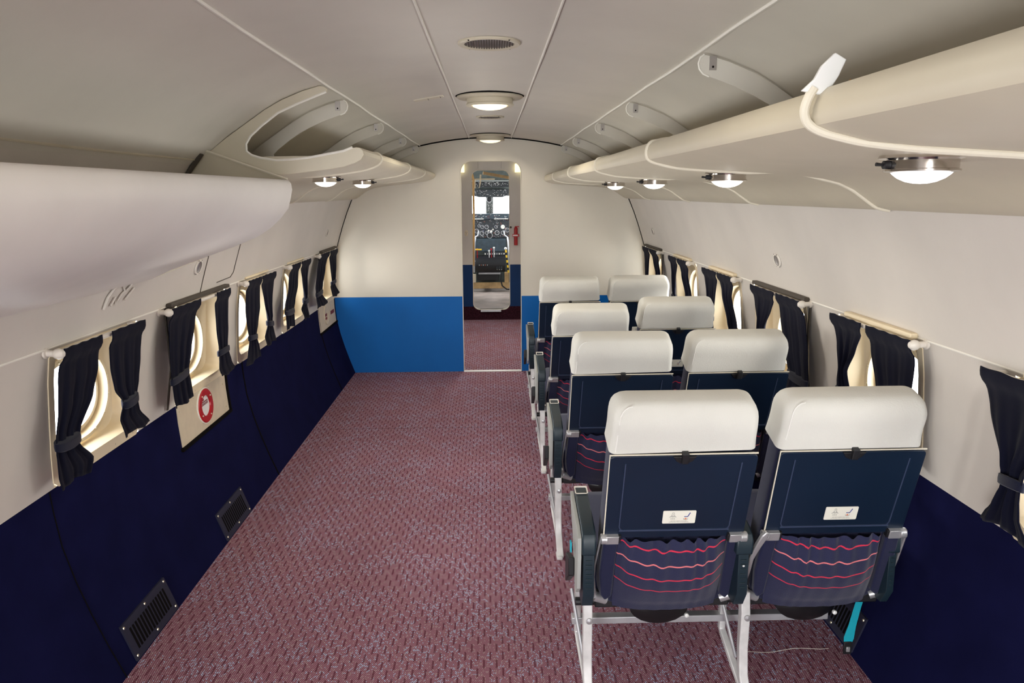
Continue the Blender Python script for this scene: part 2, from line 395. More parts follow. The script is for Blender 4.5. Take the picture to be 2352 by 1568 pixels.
# bead at rod height along both walls
for s_, wins in ((-1, WIN_L), (1, WIN_R)):
    mb = MB(); mb.tube([(s_*(wx(1.03)-.001), YR+(YB-YR)*i/30, 1.032) for i in range(31)], .0035, 6); struct('trim_%d' % kk, mb, 'beadw'); kk += 1
# vertical joints of the left navy panel
for yy in (3.68, 5.37, 2.02):
    mb = MB(); mb.tube([(-(wx(z)-.001), yy+(.62-z)*.05, z) for z in (.62, .55, .445, .33, .22, .11, .0)], .004 if yy > 3 else .0018, 6); struct('trim_%d' % kk, mb, 'dark'); kk += 1
# rear bulkhead behind the camera, with an open doorway
mb = MB()
for x0, x1, z0, z1 in ((-1.26, -.8, 0, 1.7), (.8, 1.26, 0, 1.7), (-1.0, 1.0, 1.75, 1.87)): mb.box(x0, x1, YR-.02, YR, z0, z1)
struct('wall_back', mb, 'bulk', origin=(0, YR, 0), smooth=False)

# ------------------------------------------------------------ windows
def sup(cy, cz, a, b, e, n=64):
    out = []
    for k in range(n):
        t = 2*pi*k/n+pi/n; c, s_ = cos(t), sin(t)
        rr = (abs(c)**e+abs(s_)**e)**(-1/e); out.append((cy+a*rr*c, cz+b*rr*s_))
    return out
def make_window(idx, y0, y1, sgn):
    cy, cz = (y0+y1)/2, (ZT+ZB)/2; hy, hz = (y1-y0)/2, (ZT-ZB)/2
    root = empty('window_%d' % idx, (sgn*wx(ZB), cy, ZB)); root['kind'] = 'structure'
    X = lambda z, d: sgn*(wx(min(max(z, ZB), ZT))+d)
    Lp = lambda loop, d: [(X(z, d), y_, z) for y_, z in loop]
    mb = MB()
    mb.loft([Lp(sup(cy, cz, hy+.014, hz+.010, 60), .004), Lp(sup(cy, cz, hy+.003, hz+.003, 60), .003), Lp(sup(cy, cz, hy+.003, hz+.003, 60), -.003), Lp(sup(cy, cz+.014, hy-.022, hz-.022, 14), -.004),
             Lp(sup(cy, cz+.013, hy-.028, hz-.026, 10), .012), Lp(sup(cy, cz+.01, hy-.045, hz-.034, 7), .062), Lp(sup(cy, cz+.005, hy-.06, hz-.04, 4), .072),
             [(sgn*(wx(cz)+.074), y_, z) for y_, z in sup(cy, cz, .198, .148, 2.2)]])
    mk('liner', mb, 'cream', root)
    xr = lambda d: sgn*(wx(cz)+d)
    mb = MB(); E = lambda a, b, d: [(xr(d), y_, z) for y_, z in sup(cy, cz, a, b, 2.2)]
    mb.loft([E(.200, .150, .072), E(.198, .148, .062), E(.184, .135, .060), E(.182, .133, .092), E(.172, .124, .094), E(.170, .122, .086), E(.158, .112, .086), E(.156, .110, .112)])
    mk('porthole_ring', mb, 'cream', root)
    mb = MB(); mb.add(E(.165, .12, .111), [tuple(range(64))]); mk('glass', mb, 'glass', root, smooth=False)
    mb = MB()
    for k in range(14):
        t = 2*pi*k/14+.2; mb.lathe([(.004, -.001), (.003, .0015), (.0, .002)], (xr(.059), cy+.191*cos(t), cz+.1415*sin(t)), (-sgn, 0, 0), 8)
    for yy in (y0+.06, cy-.08, cy+.09, y1-.05):
        mb.lathe([(.004, -.001), (.003, .0015), (.0, .002)], (X(ZB, -.004), yy, ZB+.012), (-sgn, 0, 0), 8)
    mk('screws', mb, 'screw', root)
    return root
for i, a, b in WIN_L: make_window(i, a, b, -1)
for i, a, b in WIN_R: make_window(i, a, b, 1)

# head bars and curtain rods
def head_bar(sgn, y0, y1, dark, label):
    th = .024 if dark or sgn > 0 else .010
    mb = MB(); mb.strip([(sgn*(wx(1.035)-th/2), y0, 1.037), (sgn*(wx(1.035)-th/2), y1, 1.037)], th, .016 if dark or sgn > 0 else .011, side=(1, 0, 0))
    if dark: mb.strip([(sgn*(wx(1.0)-.004), y0+.0, 1.035), (sgn*(wx(1.0)-.006), y0, .80), (sgn*(wx(.7)-.006), y0, .63)], .006, .014, side=(1, 0, 0))
    tag(mk('window_head_bar', mb, 'brown' if dark else 'cream', bevel=.003), label, 'trim', 'bars over the windows')
def rod(sgn, y0, y1, label):
    X = sgn*1.200; rt_ = empty('curtain_rod', (X, (y0+y1)/2, 1.02)); tag(rt_, label, 'curtain rod', 'curtain rods over the windows')
    mb = MB(); mb.tube([(X, y0+.01, 1.02), (X, y1-.02, 1.02)], .0075, 10); mb.tube([(X, y1-.04, 1.02), (sgn*(wx(1.02)+.002), y1-.04, 1.022)], .006, 10); mk('rod', mb, 'rod', rt_)
    for yy in (y0+.01,):
        mb = MB(); mb.lathe([(0, -.016), (.008, -.0145), (.0135, -.008), (.0155, 0), (.0135, .008), (.008, .0145), (0, .016)], (X-sgn*.006, yy, 1.02), (1, 0, 0), 16)
        mb.tube([(X, yy, 1.02), (sgn*(wx(1.02)+.002), yy, 1.022)], .0095, 12); mb.lathe([(.015, 0), (.015, .006), (.009, .008)], (sgn*(wx(1.02)-.0005), yy, 1.022), (-sgn, 0, 0), 14)
        mk('finial', mb, 'rod', rt_)
NMP = ['nearest the camera', 'second from the camera', 'third from the camera', 'fourth from the camera', 'farthest, beside the bulkhead']
# curtains: levels (z, y near edge, y far edge) measured from rod to hem
def curtain(sgn, lev, tie, label, seed, xoff=0.0, folds=5, flip=0):
    rnd = random.Random(seed); nz, nu = 34, 40; mb = MB(); X0 = sgn*(1.200-xoff)
    lev = sorted(lev, reverse=True); wtop = lev[0][2]-lev[0][1]
    def edge(z):
        for a, b in zip(lev, lev[1:]):
            if b[0] <= z <= a[0]:
                t = (a[0]-z)/(a[0]-b[0]); t = t*t*(3-2*t)*.5+t*.5
                return a[1]+(b[1]-a[1])*t, a[2]+(b[2]-a[2])*t
        return (lev[-1][1], lev[-1][2]) if z < lev[-1][0] else (lev[0][1], lev[0][2])
    ph = rnd.uniform(0, 6); ztop, zbot = lev[0][0]+.012, lev[-1][0]
    for i in range(nz+1):
        z = ztop+(zbot-ztop)*i/nz; a, b = edge(z); w = max(b-a, .01)
        comp = min(wtop/w, 3.2); amp = .0030*comp**.7*(.25 if i < 2 else 1)
        if abs(z-tie) < .03: amp *= .75
        for k in range(nu+1):
            u = k/nu; xx = amp*sin(2*pi*folds*u+ph+.5*sin(z*9+seed))+amp*.35*sin(2*pi*folds*2.3*u+seed)
            xb = .012*max(0, 1-abs(z-.83)/.25)
            zz = z+(0 if i < nz-1 else .006*sin(u*7+seed)+(u-.5)*.012*flip)
            zz = zz+(.0012*sin(2*pi*folds*1.3*u+ph) if i == 0 else 0)
            hd = .0125*min(1, max(0, (z-.985)/.02)); xx *= .12+.88*min(1, max(0, (1.015-z)/.10))
            mb.v.append((X0+xx-sgn*.004-sgn*hd, a+(b-a)*u, zz))
    for i in range(nz):
        for k in range(nu):
            q = i*(nu+1)+k; mb.f.append((q, q+1, q+nu+2, q+nu+1)); mb.m.append(0)
    c = mk('curtain', mb, 'cloth', solid=.0025)
    tag(c, label, 'curtain', 'navy window curtains')
    # tieback band
    a, b = edge(tie); cyy = (a+b)/2; hw = (b-a)/2+.002; tb = MB(); loops = []
    for dz, g in ((-.013, .9), (-.011, 1.0), (.0, 1.03), (.011, 1.0), (.013, .9)):
        loops.append([(X0-sgn*.004+.017*g*cos(t), cyy+hw*g*sin(t), tie+dz+.006*sin(t+seed)) for t in [2*pi*k/28 for k in range(28)]])
    tb.loft(loops, True, True, True); mk('tieback', tb, 'tie', c)
    return c
LW = ['left-wall window nearest the camera', 'left-wall window over the red ring', 'third left-wall window from the camera', 'fourth left-wall window from the camera', 'farthest left-wall window beside the bulkhead']
RW = ['right-wall window at the picture edge', 'right-wall window beside the front seats', 'right-wall window beside the second row', 'right-wall window beside the third row', 'second right-wall window from the bulkhead', 'farthest right-wall window beside the bulkhead']
CL = [
 ([(1.02, 2.035, 2.24), (.94, 2.01, 2.22), (.87, 1.995, 2.175), (.79, 1.965, 2.085), (.75, 1.958, 2.068), (.68, 1.955, 2.135), (.650, 1.965, 2.11)], .77,
  [(1.02, 2.30, 2.525), (.91, 2.292, 2.486), (.84, 2.303, 2.46), (.79, 2.345, 2.436), (.74, 2.312, 2.445), (.675, 2.335, 2.51)], .785),
 ([(1.02, 2.745, 3.02), (.95, 2.72, 2.965), (.85, 2.705, 2.905), (.77, 2.705, 2.862), (.70, 2.708, 2.875), (.655, 2.715, 2.882)], .765,
  [(1.02, 3.20, 3.372), (.86, 3.185, 3.342), (.77, 3.195, 3.315), (.70, 3.18, 3.35), (.655, 3.205, 3.388)], .765),
 ([(1.02, 3.625, 3.84), (.88, 3.592, 3.817), (.80, 3.60, 3.765), (.745, 3.615, 3.722), (.68, 3.575, 3.755), (.625, 3.53, 3.77)], .745,
  [(1.02, 3.852, 4.10), (.88, 3.885, 4.045), (.80, 3.925, 4.015), (.765, 3.92, 4.01), (.71, 3.85, 4.035), (.655, 3.885, 4.06)], .765),
 ([(1.02, 4.425, 4.635), (.90, 4.37, 4.58), (.81, 4.27, 4.49), (.76, 4.275, 4.45), (.67, 4.28, 4.45)], .765,
  [(1.02, 4.665, 4.905), (.90, 4.69, 4.845), (.79, 4.73, 4.795), (.74, 4.62, 4.79), (.66, 4.70, 4.825)], .775),
 ([(1.02, 5.19, 5.48), (.92, 5.12, 5.375), (.82, 5.05, 5.27), (.76, 5.05, 5.215), (.67, 5.08, 5.39)], .77,
  [(1.02, 5.505, 5.77), (.90, 5.54, 5.735), (.80, 5.56, 5.68), (.77, 5.50, 5.665), (.68, 5.56, 5.81)], .79)]
for k, (la, ta, lb, tb_) in enumerate(CL):
    rod(-1, la[0][1]-.02, lb[0][2]+.012, 'off-white ball-ended curtain rod over the '+LW[k])
    curtain(-1, la, ta, 'near navy curtain of the '+LW[k], 11+k*2, folds=3)
    curtain(-1, lb, tb_, 'far navy curtain of the '+LW[k]+', tied back', 12+k*2, folds=2.6)
CR = [
 ([(1.02, 1.11, 1.37), (.9, 1.12, 1.36), (.78, 1.17, 1.28), (.66, 1.15, 1.33)], .78, [(1.02, 1.40, 1.716), (.935, 1.43, 1.683), (.81, 1.54, 1.622), (.77, 1.545, 1.615), (.71, 1.535, 1.64), (.665, 1.50, 1.672)], .785),
 ([(1.02, 2.022, 2.278), (.96, 2.012, 2.257), (.85, 2.018, 2.206), (.77, 2.03, 2.13), (.65, 2.0, 2.18)], .77, [(1.02, 2.31, 2.531), (.93, 2.355, 2.485), (.85, 2.40, 2.455), (.77, 2.36, 2.46), (.65, 2.32, 2.5)], .77),
 ([(1.02, 2.795, 3.035), (.94, 2.755, 3.005), (.84, 2.72, 2.96), (.72, 2.695, 2.88), (.64, 2.69, 2.92)], .73, [(1.02, 3.058, 3.345), (.95, 3.10, 3.31), (.86, 3.165, 3.27), (.77, 3.17, 3.26), (.65, 3.12, 3.31)], .77),
 ([(1.02, 3.61, 3.858), (.93, 3.645, 3.80), (.80, 3.54, 3.69), (.74, 3.52, 3.64), (.65, 3.5, 3.72)], .75, [(1.02, 3.875, 4.14), (.88, 3.905, 4.065), (.77, 3.93, 4.03), (.65, 3.86, 4.08)], .77),
 ([(1.02, 4.468, 4.712), (.94, 4.475, 4.63), (.83, 4.385, 4.51), (.76, 4.38, 4.48), (.65, 4.36, 4.54)], .76, [(1.02, 4.732, 4.947), (.90, 4.76, 4.88), (.81, 4.78, 4.83), (.76, 4.74, 4.83), (.65, 4.7, 4.9)], .77),
 ([(1.02, 5.29, 5.555), (.95, 5.29, 5.47), (.87, 5.24, 5.35), (.76, 5.24, 5.34), (.65, 5.2, 5.4)], .77, [(1.02, 5.57, 5.808), (.90, 5.60, 5.76), (.80, 5.62, 5.72), (.65, 5.56, 5.8)], .79)]
for k, (la, ta, lb, tb_) in enumerate(CR):
    rod(1, la[0][1]-.012, lb[0][2]+.012, 'off-white ball-ended curtain rod over the '+RW[k])
    curtain(1, la, ta, 'near navy curtain of the '+RW[k], 41+k*2, folds=3)
    curtain(1, lb, tb_, 'far navy curtain of the '+RW[k]+('' if k == 0 else ''), 42+k*2, folds=2.6)
for k, (y0, y1, dk) in enumerate(((None, 2.5, 0), (2.79, 3.42, 1), (3.70, 4.08, 0), (4.48, 4.86, 0), (5.33, 5.86, 1))):
    if y0: head_bar(-1, y0, y1, dk, ('dark brown' if dk else 'cream')+' bar across the top of the '+LW[k])
for k, (y0, y1, dk) in enumerate(((1.2, 1.6, 0), (2.06, 2.47, 0), (2.80, 3.38, 1), (3.66, 4.08, 0), (4.50, 4.9, 0), (5.30, 5.86, 1))):
    head_bar(1, y0, y1, dk, ('dark brown' if dk else 'cream')+' bar across the top of the '+RW[k])

# tan plates under the two left emergency windows
def wall_plate(y0, y1, nm, label):
    mb = MB(); vs = []; zs = [.622, .59, .55, .5, .445]
    mb.loft([[(-(wx(z)+d), yy, z) for z in zs] for yy, d in ((y0, .003), (y0, -.003), (y0+.02, -.004), (y1-.02, -.004), (y1, -.003), (y1, .003))], closed=False)
    o = mk(nm, mb, 'plate'); tag(o, label, 'panel'); return o
pp = wall_plate(2.885, 3.425, 'window_sill_plate', 'tan metal plate with a red ring below the second left window')
xr = lambda z, d: -(wx(z)-.004-d)
cy, cz = 3.155, .543
mb = MB(); mb.loft([[(xr(z, d), y_, z) for y_, z in sup(cy, cz, a, a*.93, 2)] for a, d in ((.080, 0), (.080, .006), (.076, .009), (.050, .009), (.048, .004), (.048, .0))]); mk('red_ring', mb, 'red', pp)
mb = MB(); mb.loft([[(xr(z, d), y_, z) for y_, z in sup(cy, cz, a, a*.93, 2)] for a, d in ((.085, 0), (.085, .004), (.080, .005))]); mk('ring_backing', mb, 'plac', pp)
mb = MB(); mb.add([(xr(z, .002), y_, z) for y_, z in sup(cy, cz, .050, .046, 2)], [tuple(range(64))])
for (w0, w1, z0, z1, mi) in ((-.045, .03, .004, .022, 1), (-.040, .025, .008, .018, 0), (-.05, -.01, .025, .034, 1)):
    mb.add([(xr(cz, .004+mi*-.001), cy+w0, cz+z0), (xr(cz, .004+mi*-.001), cy+w1, cz+z0), (xr(cz, .004+mi*-.001), cy+w1, cz+z1), (xr(cz, .004+mi*-.001), cy+w0, cz+z1)], [(0, 1, 2, 3)], mi)
for k in range(9): mb.box(xr(cz, .0055), xr(cz, .006), cy-.036+k*.0066, cy-.033+k*.0066, cz+.010, cz+.0165, 1)
mk('placard', mb, ['white', 'inkm'], pp, smooth=False)
mb = MB()
for k in range(4):
    t = .6+pi/2*k; mb.lathe([(.004, 0), (.003, .003), (0, .0035)], (xr(cz+.058*sin(t), .009), cy+.063*cos(t), cz+.058*sin(t)), (1, 0, 0), 10)
for yy, zz in ((3.05, .607), (3.11, .611), (3.22, .612), (2.90, .59), (3.39, .5), (3.39, .47), (3.36, .46), (3.385, .58)):
    mb.lathe([(.004, 0), (.003, .003), (0, .0035)], (xr(zz, 0), yy, zz), (1, 0, 0), 8)
mk('screws', mb, 'screw', pp)
mb = MB(); mb.strip([(-(wx(.44)-.006), 2.87, .438), (-(wx(.44)-.006), 3.44, .438)], .012, .014); mb.strip([(-(wx(z)-.004), 3.437, z) for z in (.62, .55, .438)], .01, .012); mk('edge_gap', mb, 'dark', pp)
p5 = wall_plate(5.365, 5.915, 'window_sill_plate', 'tan metal plate below the farthest left window, small faded markings')
cy, cz = 5.60, .545
mb = MB(); mb.loft([[(xr(z, d), y_, z) for y_, z in sup(cy, cz, a, a*1.0, 2)] for a, d in ((.078, 0), (.078, .004), (.070, .006), (.060, .002))], capb=True); mk('round_cover', mb, 'plate', p5)
mb = MB()
for k in range(4): mb.box(xr(cz, .007), xr(cz, .008), 5.535+k*.016, 5.545+k*.016, .538, .558); mb.box(xr(cz, .007), xr(cz, .008), 5.538+k*.015, 5.548+k*.015, .512, .530)
mb.box(xr(.53, 0), xr(.53, .0015), 5.745, 5.87, .52, .548); mk('faded_marking', mb, 'inkm', p5, smooth=False)
mb = MB(); mb.strip([(-(wx(.44)-.006), 5.35, .438), (-(wx(.44)-.006), 5.93, .438)], .012, .014); mk('edge_gap', mb, 'dark', p5)

# small fittings on the walls
def wall_vent(sgn, yy, zz, a, b, label):
    nx = Vector((-sgn, 0, -.33)).normalized(); base = Vector((sgn*(wx(zz)-.001), yy, zz))
    upv = Vector((-sgn*.33, 0, 1)).normalized() if False else Vector((0, 1, 0)).cross(nx).normalized()
    if upv.z < 0: upv = -upv
    def lp(a_, b_, d): return [base+Vector((0, 1, 0))*a_*cos(t)+upv*b_*sin(t)+nx*d for t in [2*pi*k/24 for k in range(24)]]
    root = mk('wall_vent', MB().loft([lp(a, b, 0), lp(a*.96, b*.96, .005), lp(a*.7, b*.78, .005)]), 'rod'); tag(root, label, 'vent', 'small oval wall vents')
    mk('louvre', MB().loft([lp(a*.72, b*.8, .004), lp(a*.5, b*.6, .001), lp(.001, .001, .001)]), 'grille', root)
    mb = MB()
    for dy, dz in ((-.5, .85), (.5, .85), (-.5, -.85), (.5, -.85)):
        mb.lathe([(.003, 0), (.0, .002)], base+Vector((0, 1, 0))*a*dy*.9+upv*b*dz+nx*.004, nx, 8)
    mk('screw', mb, 'dark', root)
wall_vent(1, 3.04, 1.168, .034, .030, 'oval beige vent on the right wall above the windows')
wall_vent(-1, 3.03, 1.160, .034, .032, 'oval grey-louvred vent on the left wall under the fairing')
wall_vent(1, 5.45, 1.165, .03, .026, 'tiny slot vent on the right wall beside the bulkhead')
wall_vent(-1, 5.42, 1.170, .03, .026, 'tiny slot vent on the left wall beside the bulkhead')
# hatch outline on the left wall
mb = MB(); zf = [1.045, 1.09, 1.14, 1.18, 1.225]
pts = [(-(wx(z)-.001), 3.12+.0*z, z) for z in zf]+[(-(wx(1.235)-.001), 3.15, 1.235), (-(wx(1.235)-.001), 3.47, 1.235), (-(wx(1.225)-.001), 3.50, 1.225)]+[(-(wx(z)-.001), 3.50, z) for z in (1.18, 1.14, 1.09)]+[(-(wx(1.07)-.001), 3.47, 1.07), (-(wx(1.065)-.001), 3.3, 1.065)]
mb.tube(pts, .002, 6); tag(mk('hatch_outline', mb, 'brown'), 'thin dark outline of an access hatch on the upper left wall', 'hatch')
# moulded wire fitting on the left wall near the first window
mb = MB(); P = lambda yy, zz: (-(wx(zz)-.006), yy, zz)
mb.tube([P(2.30, 1.10), P(2.31, 1.135), P(2.34, 1.16), P(2.40, 1.172)], .004, 8)
mb.tube([P(2.34, 1.105), P(2.36, 1.13), P(2.37, 1.108), P(2.40, 1.135), P(2.44, 1.15), P(2.47, 1.172)], .0035, 8)
mb.tube([P(2.43, 1.112), P(2.46, 1.132), P(2.48, 1.145)], .0035, 8); mb.tube([P(2.40, 1.16), P(2.42, 1.14)], .003, 8)
tag(mk('coat_hook', mb, 'wall'), 'off-white moulded wire hook on the left wall above the first window', 'hook')

# slotted floor-level vents
def floor_vent(sgn, y0, y1, z0, z1, label, mt='navyV'):
    cx = lambda z: sgn*(wx(z)-.004)
    root = mk('floor_vent', MB().loft([[(cx(z)+(-sgn*d), yy, z) for yy, z in ((y0, z0), (y1, z0), (y1, z1), (y0, z1))] for d in (-.004, .0, .002)], capb=True), mt, smooth=False)
    tag(root, label, 'vent', 'slotted vents along the foot of the side walls')
    mb = MB(); n = 14
    for k in range(n):
        yy = y0+(y1-y0)*(.12+.76*k/(n-1)); zz = (z0+(z1-z0)*.2, z0+(z1-z0)*.8); w = (y1-y0)*.018
        mb.add([(cx(z)-sgn*.0028, q, z) for z, q in ((zz[0], yy-w), (zz[0], yy+w), (zz[1], yy+w), (zz[1], yy-w))], [(0, 1, 2, 3)])
    mk('slot', mb, 'dark', root, smooth=False)['kind'] = 'stuff'
    for yy, zz in ((y0+.012, z0+.012), ((y0+y1)/2, z0+.012), (y1-.012, z0+.012), (y0+.012, z1-.01), ((y0+y1)/2, z1-.01), (y1-.012, z1-.01)):
        mk('screw', MB().lathe([(.005, -.001), (.004, .002), (0, .003)], (cx(zz)-sgn*.002, yy, zz), (-sgn, 0, 0), 8), 'screw', root)
floor_vent(-1, 2.12, 2.43, .008, .125, 'slotted navy vent at the foot of the left wall, nearer one')
floor_vent(-1, 2.94, 3.25, .008, .125, 'slotted navy vent at the foot of the left wall, farther one')
floor_vent(1, 2.08, 2.38, .01, .125, 'slotted navy vent at the foot of the right wall behind the turquoise strap')
floor_vent(1, 3.04, 3.34, .01, .125, 'slotted dark vent at the foot of the right wall beyond the first seat row')

# ------------------------------------------------------------ hat shelves
SH = [(.450, 1.583), (.434, 1.580), (.425, 1.571), (.421, 1.557), (.422, 1.544), (.428, 1.534), (.447, 1.526), (.50, 1.513), (.57, 1.507), (.64, 1.503), (.70, 1.4995), (.77, 1.495), (.84, 1.489), (.90, 1.481), (.945, 1.470), (.985, 1.452), (1.02, 1.428), (1.055, 1.405), (1.092, 1.396),
      (1.085, 1.41), (1.04, 1.46), (.99, 1.52), (.96, 1.555), (.9, 1.562), (.6, 1.566), (.48, 1.575)]
LSH = [(.462, 1.604), (.446, 1.602), (.435, 1.592), (.432, 1.578), (.443, 1.562), (.466, 1.550), (.505, 1.538), (.57, 1.528), (.64, 1.520), (.70, 1.515), (.77, 1.508), (.84, 1.500), (.90, 1.490), (.945, 1.477), (.985, 1.457), (1.02, 1.431), (1.055, 1.407), (1.092, 1.398),
      (1.085, 1.41), (1.04, 1.46), (.99, 1.52), (.96, 1.565), (.9, 1.572), (.6, 1.576), (.48, 1.59)]
def shelf(sgn, y0, y1, label):
    mb = MB(); mb.prism([(sgn*x, z) for x, z in (SH if sgn > 0 else LSH)], y0, y1); o = mk('overhead_rack', mb, 'shelf', ang=30); tag(o, label, 'luggage rack', 'overhead racks'); return o
shelf(1, -1.4, YB-.012, 'long beige overhead rack along the right wall with a rolled front edge')
shelf(-1, 2.632, YB-.012, 'short beige overhead rack on the left wall beyond the curved fairing')
def under(i0=1, i1=17): return SH[i0:i1+1]
def smoothline(pts, n=4):
    P_ = [Vector(q) for q in pts]; out = []
    for i in range(len(P_)-1):
        a, b, c, d = P_[max(i-1, 0)], P_[i], P_[i+1], P_[min(i+2, len(P_)-1)]
        for k in range(n):
            t = k/n; out.append(.5*((2*b)+(c-a)*t+(2*a-5*b+4*c-d)*t*t+(3*b-a-3*c+d)*t**3))
    return out+[P_[-1]]
def rack_bead(sgn, yy, label, embed=.0015):
    mb = MB(); pts = []
    path = [(.50, 1.586), (.47, 1.587)]+[(x, z) for x, z in SH[0:19]] if sgn > 0 else [(.52, 1.600), (.49, 1.606)]+LSH[0:18]
    n = len(path)
    for i, (x, z) in enumerate(path):
        # sink the bead where the skin hides it, halfway along the underside
        mid = 1 if .74 < x < .90 else 0
        pts.append((sgn*x, yy+(.012 if x < .5 else 0), z-(.0 if not mid else -.006)))
    mb.tube(smoothline(pts), .0058, 8); tag(mk('rack_seam_cord', mb, 'bead'), label, 'cord', 'cream cords round the racks')
for k, yy in enumerate((2.03, 3.04, 4.10, 5.13)):
    rack_bead(1, yy, 'cream seam cord round the right rack, %s' % ['nearest full loop', 'second loop from the camera', 'third loop from the camera', 'last loop before the bulkhead'][k])
for k, yy in enumerate((3.02, 4.08, 5.0)):
    rack_bead(-1, yy, 'cream seam cord round the left rack, %s' % ['nearest loop', 'middle loop', 'last loop before the bulkhead'][k])
# loose cord with a taped end on the near right rack
pts = [(.418, .988, 1.580), (.412, .99, 1.568), (.410, .995, 1.552), (.418, 1.0, 1.537), (.435, 1.0, 1.527), (.46, 1.0, 1.520), (.50, 1.0, 1.512), (.57, 1.0, 1.5045), (.64, 1.0, 1.500), (.72, 1.0, 1.495), (.84, 1.0, 1.486), (.945, 1.0, 1.466), (1.02, 1.0, 1.425), (1.085, 1.0, 1.392)]
c = mk('rack_seam_cord', MB().tube(smoothline(pts), .0062, 10), 'bead'); tag(c, 'loose cream cord on the near right rack, its end taped white', 'cord', 'cream cords round the racks')
mb = MB(); P_ = [(.4085, .986, 1.576), (.423, .984, 1.590), (.431, .983, 1.606), (.447, .982, 1.622), (.463, .984, 1.614), (.455, .985, 1.594), (.447, .986, 1.580), (.435, .987, 1.571)]
P_ = [(x-.007, yy, z) for x, yy, z in P_]
mb.add(P_+[(x, yy+.007, z) for x, yy, z in P_], [tuple(range(8)), tuple(range(15, 7, -1))]+[(i, (i+1) % 8, 8+(i+1) % 8, 8+i) for i in range(8)]); mk('taped_end', mb, 'white', c, bevel=.0015)
mb = MB(); mb.add([(.432, .994, 1.566), (.452, .994, 1.578), (.468, .994, 1.592), (.458, .997, 1.574), (.44, .996, 1.562)], [(0, 1, 2, 3, 4)]); mk('torn_tape', mb, 'orange', c, solid=.001)

# C-shaped rib plates between ceiling and rack
OUT = [(.572, 1.800), (.63, 1.784), (.70, 1.756), (.76, 1.723), (.82, 1.683), (.89, 1.636), (.95, 1.590), (.985, 1.553)]
INN = [(.83, 1.562), (.842, 1.580), (.845, 1.598), (.825, 1.617), (.78, 1.651), (.74, 1.677), (.70, 1.698), (.65, 1.721), (.60, 1.739), (.578, 1.746), (.562, 1.753), (.552, 1.765), (.549, 1.779), (.553, 1.793), (.563, 1.801)]
def rib(sgn, yy, label):
    poly = [(sgn*x, z) for x, z in OUT+INN]
    o = mk('rack_rib', MB().prism(poly, yy-.004, yy+.004), 'ceil', smooth=False, bevel=.0015); tag(o, label, 'rib', 'ribs carrying the racks')
    mb = MB(); mb.tube([(sgn*x, yy-.005, z) for x, z in INN[9:]], .003, 6); mk('edge_piping', mb, 'beadw', o)
    mb = MB(); mb.box(min(sgn*.578, sgn*.596), max(sgn*.578, sgn*.596), yy-.008, yy-.004, 1.762, 1.797); mb.lathe([(.003, 0), (0, .003)], (sgn*.587, yy-.008, 1.770), (0, -1, 0), 8, mi=1); mk('bracket', mb, ['grille', 'dark'], o, smooth=False)
for k, yy in enumerate((1.02, 2.04, 3.10, 4.0, 5.08, 5.90)):
    rib(1, yy, 'curved rib plate under the right ceiling, '+['outermost, above the taped cord', 'nearest whole one', 'second whole one', 'third whole one', 'fourth whole one', 'last before the bulkhead'][k])
for k, yy in enumerate((3.0, 3.97, 5.02, 5.86)):
    rib(-1, yy, 'curved rib plate under the left ceiling, '+['first behind the end plate', 'second behind the end plate', 'third behind the end plate', 'last before the bulkhead'][k])
# end plate of the left rack
ci = [(.548, 1.783), (.60, 1.763), (.65, 1.745), (.712, 1.715), (.77, 1.675), (.812, 1.64), (.828, 1.615), (.828, 1.592), (.812, 1.577), (.78, 1.568), (.73, 1.562), (.68, 1.563), (.62, 1.57), (.56, 1.580), (.50, 1.590), (.470, 1.602)]
co = [(.446, 1.602), (.435, 1.592), (.432, 1.578), (.443, 1.562), (.466, 1.550), (.505, 1.538), (.57, 1.528), (.64, 1.520), (.685, 1.514), (.72, 1.512), (.78, 1.526), (.85, 1.550), (.90, 1.572), (.957, 1.588), (.89, 1.638), (.82, 1.685), (.76, 1.725), (.70, 1.758), (.63, 1.786), (.572, 1.803), (.556, 1.800), (.546, 1.792)]
poly = [(-x, z) for x, z in ci+co]
ep = mk('rack_end_plate', MB().prism(poly, 2.618, 2.63), 'shelf', smooth=False, bevel=.0015)
tag(ep, 'beige C-shaped end plate closing the left overhead rack', 'end plate')
mb = MB(); rr = random.Random(3)
mb.tube([(-x+rr.uniform(-.0012, .0012), 2.616, z+rr.uniform(-.0012, .0012)) for x, z in ci], .0042, 6); mk('edge_piping', mb, 'beadw', ep)

# curved fairing over the left entrance
BS = [(-.70, 1.496), (-.688, 1.494), (-.680, 1.482), (-.678, 1.462), (-.684, 1.435), (-.700, 1.403), (-.73, 1.368), (-.765, 1.337), (-.81, 1.308), (-.86, 1.286), (-.92, 1.262), (-.99, 1.235), (-1.06, 1.207), (-1.12, 1.184), (-1.17, 1.166), (-1.182, 1.160)]
mb = MB(); ys = [-1.4+4.0*i/40 for i in range(41)]
loops = []
for yy in ys:
    loops.append([(x+(.006*sin(yy*3.1+z*9)*(k > 4 and k < 13)), yy, z+.004*sin(yy*4.2+x*8)*(k > 4 and k < 14)) for k, (x, z) in enumerate(BS)])
mb.loft(loops, closed=False)
fa = mk('entrance_fairing', mb, 'bin', ang=60); tag(fa, 'large bulging pale vinyl fairing along the upper left wall near the camera', 'fairing')
